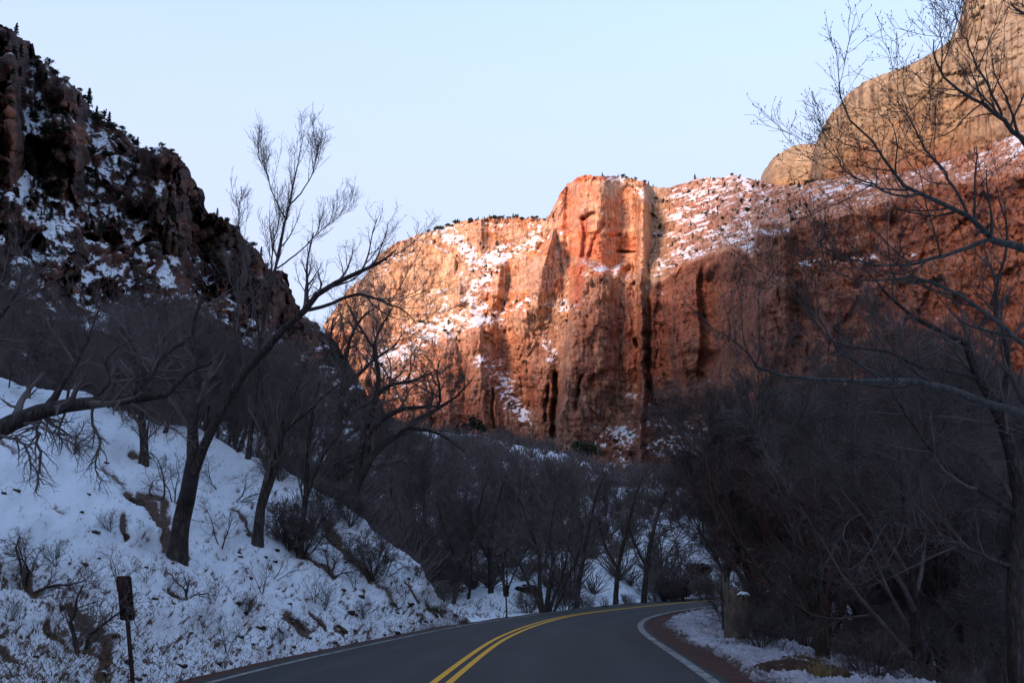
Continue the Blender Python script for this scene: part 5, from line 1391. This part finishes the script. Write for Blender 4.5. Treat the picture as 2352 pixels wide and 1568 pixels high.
# skyline of the dark mountain
for k, (px, hp, i) in enumerate([(40, 30, 0), (112, 22, 2), (128, 20, 3), (150, 16, 2), (178, 14, 3), (206, 44, 0), (222, 26, 1), (235, 34, 2), (247, 30, 1), (258, 22, 3), (300, 18, 2), (308, 26, 3), (320, 22, 1), (336, 12, 2), (350, 14, 3), (372, 16, 2), (392, 14, 3), (410, 10, 2), (497, 18, 1), (520, 14, 3), (545, 14, 2), (578, 18, 3), (598, 22, 0), (612, 14, 2), (90, 14, 3), (190, 18, 3), (275, 16, 3), (285, 14, 2)]):
    p = surf(MS_P, MS_PX, MS_PY, px, ms_sil(np.array([px]))[0] + 3)
    put_con(i, p, hpx(hp, p[1]) * 1.15, "dark evergreen on the skyline of the left mountain, " + side_word(px, [(60, "topmost at the left edge"), (160, "below the red summit block"), (215, "the tallest spire of the ridge"), (265, "right beside the ridge's tallest spire"), (330, "on the shoulder before the flat ledge"), (420, "on the flat ledge"), (480, "lower down"), (530, "on the notch below the ledge"), (2000, "on the lowest visible ridge")]), "evergreens on the mountain skyline", 1.35 if i > 1 else 1)
rg = random.Random(9)
for k in range(150):
    if k < 90: px, py = rg.gauss(95, 75), rg.uniform(120, 520)
    else: px, py = rg.uniform(0, 560), rg.uniform(200, 640)
    if py < ms_sil(np.array([px]))[0] + 22 or px < -40: continue
    p = surf(MS_P, MS_PX, MS_PY, px, py); hp = rg.uniform(14, 38)
    put_con(rg.choice([0, 1, 2, 3]), p, hpx(hp, p[1]), "dark evergreen on the snowy left mountainside, " + ("high up" if py < 260 else "halfway up" if py < 420 else "low down") + (" near the left edge" if px < 100 else " below the skyline spires" if px < 280 else " on the right flank"), "evergreens on the mountainside", rg.uniform(1, 1.5))
# on the red wall
nw = 0
def wallcon(px, py, hp, i, label):
    global nw
    p = surf(WALL_P, WALL_PX, WALL_PY, px, py); put_con(i, p, hpx(hp, p[1]) * 1.1, label, "evergreens on the red cliff", 1.4 if i > 1 else 1.1); nw += 1
for k in range(64):
    px = rg.uniform(985, 1262); wallcon(px, wall_sil(np.array([px]))[0] + rg.uniform(1, 5), rg.uniform(5, 11), rg.choice([2, 3, 2, 1]), "tiny dark evergreen along the flat rim left of the high peak")
for px, hp in ((1385, 9), (1420, 8), (1432, 12), (1438, 9), (1460, 9), (1482, 12), (1490, 10), (1640, 7), (1632, 5), (1682, 9), (1700, 6), (1735, 6), (1755, 5), (1010, 12), (1000, 9), (1835, 8), (1850, 7), (1480, 7), (1500, 8), (1450, 7)):
    wallcon(px, wall_sil(np.array([px]))[0] + 3, hp, rg.choice([0, 2, 3]), "small dark evergreen on the rim, " + side_word(px, [(1100, "on the cliff's left shoulder"), (1410, "left on the snowy cap of the peak"), (1470, "on the snowy cap of the peak"), (1600, "right below the peak's cap"), (1660, "left on the high snow slope's crest"), (1790, "on the high snow slope's crest"), (3000, "beside the small pale dome")]))
for k in range(80):
    px = rg.uniform(1500, 1870); py = rg.uniform(410, ip(px, REDTOP) - 6)
    wallcon(px, py, rg.uniform(5, 14), rg.choice([0, 1, 2, 3, 2, 3]), "small evergreen dotted on the high snow slope, " + ("upper part" if py < 460 else "lower part"))
for a, b_, c_, d_, n_ in ((1040, 560, 1150, 640, 14), (960, 735, 1060, 790, 10), (1080, 690, 1310, 740, 20), (1110, 830, 1220, 960, 16), (1480, 900, 1640, 1040, 34), (1400, 1000, 1500, 1050, 10)):
    for k in range(n_):
        wallcon(rg.uniform(a, c_), rg.uniform(b_, d_), rg.uniform(6, 13), rg.choice([0, 1, 2, 3]), "small evergreen on the cliff, " + ("upper gully" if b_ < 600 else "middle bench" if b_ < 800 else "foot of the gully" if a < 1300 else "on the talus at the foot"))
for px, py, hp, i in ((1085, 985, 52, 2), (1105, 990, 34, 3), (1338, 1045, 62, 2), (1050, 1000, 26, 1), (1150, 1000, 22, 3), (1175, 1005, 20, 2), (1210, 1010, 18, 3)):
    Yq = 330; x = float(_sx(px)) * Yq; q = W(px, py, Yq)
    put_con(i, (q[0], Yq, min(q[2], zroot(x, Yq) + 1.0)), hpx(hp, Yq), "round dark evergreen on the crest of the wooded hill, " + ("right of the gullies" if px > 1300 else "big one" if hp > 45 else "small one at left" if px < 1120 else "small one in the middle"), "evergreens on the wooded hill", 1.5)
print("wall conifers", nw)

# ------------------------------------------------------------------ rocks
def rock_mat(name, a, b_, c_, snowy=0.0):
    m, nt, b = new_mat(name)
    v = objco(nt); n = noise_node(nt, 4, 7, .65, v); n_ = noise_node(nt, 18, 4, .7, v)
    c = ramp(nt, n.outputs[0], [(.3, a), (.5, b_), (.72, c_)])
    geo = nd(nt, "ShaderNodeNewGeometry"); sep = nd(nt, "ShaderNodeSeparateXYZ"); nt.links.new(geo.outputs["Normal"], sep.inputs[0])
    s = math_node(nt, 'ADD', sep.outputs[2], math_node(nt, 'MULTIPLY', math_node(nt, 'SUBTRACT', n_.outputs[0], .5), .9))
    f = math_node(nt, 'MULTIPLY_ADD', s, 7, -7 * (1.15 - snowy), clamp=True)
    nt.links.new(mix(nt, f, c, (.70, .72, .745)), b.inputs["Base Color"])
    bp = nd(nt, "ShaderNodeBump"); bp.inputs["Distance"].default_value = .05; nt.links.new(n.outputs[0], bp.inputs["Height"]); nt.links.new(bp.outputs[0], b.inputs["Normal"])
    return m
RK_DARK = rock_mat("dark_boulder", (.018, .012, .009), (.045, .027, .019), (.10, .055, .036), .28)
RK_SNOW = rock_mat("snowy_boulder", (.03, .02, .016), (.07, .042, .03), (.13, .08, .055), .62)
RK_RED = rock_mat("red_boulder", (.035, .02, .014), (.075, .040, .026), (.13, .075, .045), .2)
import bmesh
def boulder(seed, p, size, mat, label, rz=0, group=None, name="boulder", cat="rock", sub=5):
    bm = bmesh.new(); bmesh.ops.create_icosphere(bm, subdivisions=sub, radius=1)
    V = np.array([v.co[:] for v in bm.verts]); F = np.array([[v.index for v in f.verts] for f in bm.faces]); bm.free()
    rng = np.random.default_rng(seed)
    for k in range(16):                                             # cut planes: angular faces
        d = _norm(rng.normal(size=3)); lim = rng.uniform(.62, .9); s = V @ d; V = V - np.maximum(0, s - lim)[:, None] * d * .92
    V = V * (1 + .16 * f3(V[:, 0] * 2, V[:, 1] * 2, V[:, 2] * 2, 4, seed) + .03 * f3(V[:, 0] * 9, V[:, 1] * 9, V[:, 2] * 9, 2, seed + 1))[:, None]
    V = V * np.array(size)
    o = mesh_from(name, V, F, mat); o.location = (float(p[0]), float(p[1]), float(p[2])); o.rotation_euler = (0, 0, rz)
    tag(o, label, cat, group); return o
def brock(seed, px, py, wp, hp, mat, lb, rz=0, tilt=-.7):
    p = on_bank(px, py); s = K / FPX * p[1]
    o = boulder(seed, p, (wp * s / 2, wp * s / 3, hp * s / 2), mat, lb, rz, "rocks on the snow bank", sub=4); o.rotation_euler = (0, -tilt, rz)
for a in [(1, 682, 1432, 56, 22, RK_DARK, "largest dark rock low on the bank near the verge"), (2, 735, 1430, 44, 13, RK_RED, "orange-brown slab beside the largest rock of the bank"), (3, 783, 1448, 34, 14, RK_RED, "small dark red rock right of the orange slab"),
          (4, 325, 1148, 60, 22, RK_DARK, "dark rock under the earth ledge left of the large forked tree"), (5, 20, 1498, 40, 26, RK_RED, "brown rock at the lower left corner of the bank"), (6, 132, 1440, 44, 18, RK_DARK, "brown earth-covered rock left of the gnarled bush"),
          (7, 288, 1228, 26, 18, RK_DARK, "small rock alone in the snow left of the forked trunk"), (8, 405, 1360, 44, 14, RK_DARK, "flat rock forming the overhung ledge"), (9, 232, 1510, 34, 14, RK_DARK, "dark rock just left of the near marker post"), (10, 905, 1385, 26, 10, RK_DARK, "small rock close to the bank's outer toe"),
          (11, 1000, 1408, 24, 10, RK_DARK, "last small rock at the tip of the bank"), (12, 335, 1050, 40, 16, RK_DARK, "rock by the short-trunked tree on the upper bank"), (13, 640, 1456, 20, 9, RK_DARK, "pebble-like rock left of the largest rock"), (14, 760, 1235, 40, 14, RK_DARK, "dark earth-covered rock on the upper streak")]:
    brock(500 + a[0], *a[1:])
rs = random.Random(33)
for k in range(84):
    px = rs.uniform(5, 1010); t = rs.random() ** 1.5 * .8 + .03
    b0, _y = _bank_base(np.array([px])); py = float(b0[0]) + (ip(px, _bcrest) - float(b0[0])) * t
    if py > 1572: continue
    p = on_bank(px, py); s = rs.uniform(.035, .10) * (1.6 if rs.random() < .15 else 1)
    o = boulder(600 + k, p, (s * 1.3, s, s * .6), RK_DARK if rs.random() < .7 else RK_RED, "small dark stone in the bank's snow, " + ("low" if t < .25 else "midway up" if t < .5 else "high up") + side_word(px, [(250, " left of the near marker post"), (400, " between near marker post and forked tree"), (560, " below the forked trees"), (760, " below the thicket"), (2000, " towards the bank's outer end")]), rs.uniform(0, 6), "stones in the bank's snow", name="stone", sub=2)
def grock(seed, px, py_c, wp, hp, Y, mat, lb):
    q = W(px, py_c, Y); s = K / FPX * Y; boulder(seed, q, (wp * s / 2, wp * s / 2.4, hp * s / 2), mat, lb, R_.uniform(0, 3), "boulders beyond the bend")
grock(521, 1546, 1348, 84, 68, 66, RK_DARK, "big dark boulder standing on the far snow near the road's vanishing end")
grock(522, 1446, 1222, 110, 60, 95, RK_SNOW, "snow-capped boulder up in the wood beyond the bend")
grock(523, 1608, 1305, 80, 36, 78, RK_DARK, "long dark boulder right of the big dark boulder")
grock(524, 1618, 1345, 60, 22, 70, RK_DARK, "low dark rock below the long boulder")
grock(525, 1212, 1362, 66, 44, 53, RK_DARK, "rounded dark boulder right of the far marker post")
grock(526, 1546, 1393, 16, 7, 58, RK_DARK, "small flat stone lying at the outer road edge")
grock(527, 1180, 1205, 60, 34, 100, RK_SNOW, "small snowy boulder in the wood above the far marker post")
grock(528, 1275, 1210, 40, 26, 100, RK_SNOW, "smaller snowy boulder left of the snow-capped one")
b = rb(1850, 1548)
q = W(1860, 1548, 17.2)
o = boulder(531, (q[0] + .1, q[1] + .2, q[2] - .12), (.95, .55, .46), RK_RED, "long reddish boulder with a little snow on the right verge", -.5, None); o.rotation_euler = (0, .30, -.45)

# ------------------------------------------------------------------ marker posts (their brown backs face us)
BROWN = flat_mat("brown_paint", (0.040, 0.016, 0.013), .6)
STEEL = flat_mat("dull_steel", (0.08, 0.06, 0.055), .5)
def marker(p, H, w, ph, lean, label, hook=True):
    root = empty("marker_post", tuple(p))
    # U-channel post: web and two flanges, slight bevel
    def prism(prof, z0, z1, dx):
        n = len(prof); V = [(x, y, z0) for x, y in prof] + [(x + dx, y, z1) for x, y in prof]
        F = [np.array([[i, (i + 1) % n, n + (i + 1) % n, n + i] for i in range(n)])]
        F.append(np.array([list(range(n, 2 * n))])); return np.array(V), F
    q = .030; t = .006
    prof = [(-q, .012), (-q * .55, .012), (-q * .45, -.022), (q * .45, -.022), (q * .55, .012), (q, .012), (q, .012 + t), (q * .42, .012 + t), (q * .35, -.022 + t), (-q * .35, -.022 + t), (-q * .42, .012 + t), (-q, .012 + t)]
    V, F = prism(prof, -.3, H, lean * (H + .3)); V[:, 0] -= lean * .3
    post = mesh_from("post", V, F, BROWN, smooth=False, parent=root)
    # panel with rounded corners, 4 mm thick, standing behind the post
    r = .028; pts = []
    for cx_, cz_, a0 in ((w / 2 - r, ph / 2 - r, 0), (-w / 2 + r, ph / 2 - r, 90), (-w / 2 + r, -ph / 2 + r, 180), (w / 2 - r, -ph / 2 + r, 270)):
        for k in range(6): a = math.radians(a0 + 18 * k); pts.append((cx_ + r * math.cos(a), cz_ + r * math.sin(a)))
    n = len(pts); zc = H - ph / 2 + .012
    V = np.array([(x + lean * (zc + z), .022, z + zc) for x, z in pts] + [(x + lean * (zc + z), .028, z + zc) for x, z in pts])
    F = [np.array([[i, (i + 1) % n, n + (i + 1) % n, n + i] for i in range(n)]), np.array([list(range(n))[::-1]]), np.array([list(range(n, 2 * n))])]
    mesh_from("panel", V, F, BROWN, smooth=False, parent=root)
    bl = np.array([[(lean * (H - dz), -.03, H - dz), (lean * (H - dz), .03, H - dz)] for dz in (.08, ph - .08)]); V, F = tubes(bl, np.full((2, 2), .008), 8)
    mesh_from("bolt", V, F, STEEL, parent=root)
    if hook:
        z0 = H - ph; l = lean
        hk = np.array([[(w * .40 + l * z0, .02, z0 + .03), (w * .52 + l * z0, .0, z0 - .03), (w * .66 + l * z0, 0, z0 - .085), (w * .40 + l * z0, 0, z0 - .125), (w * .16 + l * z0, 0, z0 - .135)]])
        V, F = tubes(hk, np.full((1, 5), .006), 5); mesh_from("bracket", V, F, STEEL, parent=root)
    tag(root, label, "road marker", "brown marker posts"); root.rotation_euler = (0, 0, math.radians(14) if hook else 0)
q = W(306, 1575, 14.8)
marker((q[0], q[1], q[2] - .02), 1.53, .20, .62, -.165, "near brown marker post leaning left, seen from behind at the left road edge")
q = W(1164, 1412, 40.2)
marker((q[0], q[1], q[2]), 1.18, .22, .48, -.04, "small far brown marker post at the outer edge of the bend", False)
q = W(1553, 1380, 62.5)
marker((q[0], q[1], q[2]), 1.0, .14, .3, 0, "tiny farthest marker post below the big dark boulder", False)

# ------------------------------------------------------------------ rough frosted verge and grass
rgn = np.random.default_rng(61)
def blades(name, base, h, lean, w, mat, label, seed=1):
    r = np.random.default_rng(seed); n = len(base)
    d = r.normal(size=(n, 3)) * lean; d[:, 2] = 1; d = _norm(d); s = _norm(np.cross(d, r.normal(size=(n, 3)))); hh = (h * r.uniform(.4, 1.3, n))[:, None]; ww = (w * r.uniform(.6, 1.3, n))[:, None]
    bend = r.normal(size=(n, 3)) * .25; bend[:, 2] = -.1
    m1 = base + d * hh * .55; m2 = base + d * hh + bend * hh
    V = np.stack([base - s * ww, base + s * ww, m1 + s * ww * .7, m1 - s * ww * .7, m2], 1).reshape(-1, 3); i = (np.arange(n) * 5)[:, None]
    o = mesh_from(name, V, [np.concatenate([i, i + 1, i + 2, i + 3], 1), np.concatenate([i + 3, i + 2, i + 4], 1)], mat, smooth=False)
    return tag(o, label, "grass", kind='stuff')
DRY = flat_mat("dry_grass", (0.16, 0.105, 0.06)); FROST = flat_mat("frosted_grass", (0.42, 0.38, 0.39)); YEL = flat_mat("yellow_straw", (0.33, 0.24, 0.08))
# frosted lumpy verge on the inside of the bend
vy = np.exp(np.linspace(np.log(11.5), np.log(60), 330)); vd = np.linspace(0, 1, 150)
VY = np.broadcast_to(vy[:, None], (330, 150)); wid = 2.9 * ss(60, 40, VY) + .6
inn = .72 + .14 * f2(VY / .8, 0 * VY, 4, 612); D = inn + vd[None] * wid
VX = off(RR, VY, D)
lump = f2(VX / .45, VY / .45, 4, 613, .65); fine = np.abs(f2(VX / .09, VY / .13, 3, 614, .6))
edge = ss(0, .10, vd[None] * wid) * ss(1, .8, vd)[None]
Z = -.10 - .05 * (D - .7) + edge * (.07 + .09 * lump + .10 * fine) - .10 * ss(.8, 1, vd)[None]
P = np.stack([VX, VY, Z], -1)
tag(mesh_from("frosted_verge", P.reshape(-1, 3), grid_faces(330, 150)[:, ::-1], MAT_FROST, attrs={"dirt": (.43 - .34 * lump - .12 * fine + .25 * ss(.12, 0, vd)[None]).ravel()}), kind='structure')
n_ = 34000; yy = np.exp(rgn.uniform(np.log(12), np.log(45), n_)); dd = .8 + rgn.random(n_) * 3.0
xx = off(RR, yy, dd); keep = f2(xx / .5, yy / .5, 3, 613) > -.35
zz_ = -.06 - .05 * (dd - .7) + .05 * f2(xx / .45, yy / .45, 4, 613, .65)
B_ = np.stack([xx, yy, zz_], -1)[keep]; hf = rgn.random(len(B_)) < .72
blades("frosted_grass", B_[hf], .085, .8, .006, FROST, "frost-covered grass clumps on the inner verge of the bend", 3)
blades("dry_grass", B_[~hf], .10, .7, .005, DRY, "brown dry grass blades poking from the frosted inner verge", 4)
# grass on the bank, thick where the earth shows
pick = rgn.integers(0, BANK_P.shape[0] - 4, 60000), rgn.integers(0, BANK_P.shape[1], 60000)
dv = dirt_bank[pick] if 'dirt_bank' in globals() else np.zeros(60000)
kk = dv + .40 * rgn.random(60000) > .50
bp_ = BANK_P[pick][kk]; bp_ = bp_[(np.abs(bp_[:, 0] / bp_[:, 1]) < .6)][:22000]
blades("dry_grass", bp_ + rgn.normal(size=bp_.shape) * .015, .11, .7, .006, DRY, "dead brown grass tufts on the bare patches of the snow bank", 5)
q = np.array(W(1880, 1520, 16.6)); t_ = np.tile(q, (120, 1)) + rgn.normal(size=(120, 3)) * np.array([.10, .06, .01]); t_[:, 2] = q[2] - .2
blades("straw_tuft", t_, .34, .45, .0035, YEL, "yellow straw tuft in front of the long reddish boulder", 6)
# grass specks on the far snow
n_ = 9000; pxs = rgn.uniform(1040, 1700, n_); Ys = rgn.uniform(40, 75, n_); xs = _sx(pxs) * Ys
ok = (RL(Ys) - xs > 1.4) & (f2(xs / 1.6, Ys / 1.6, 3, 77) > .12)
blades("dry_grass", np.stack([xs, Ys, gz(xs, Ys)], -1)[ok], .28, .7, .014, DRY, "dead stalks sticking out of the snow beyond the bend", 8)

if 0: pass
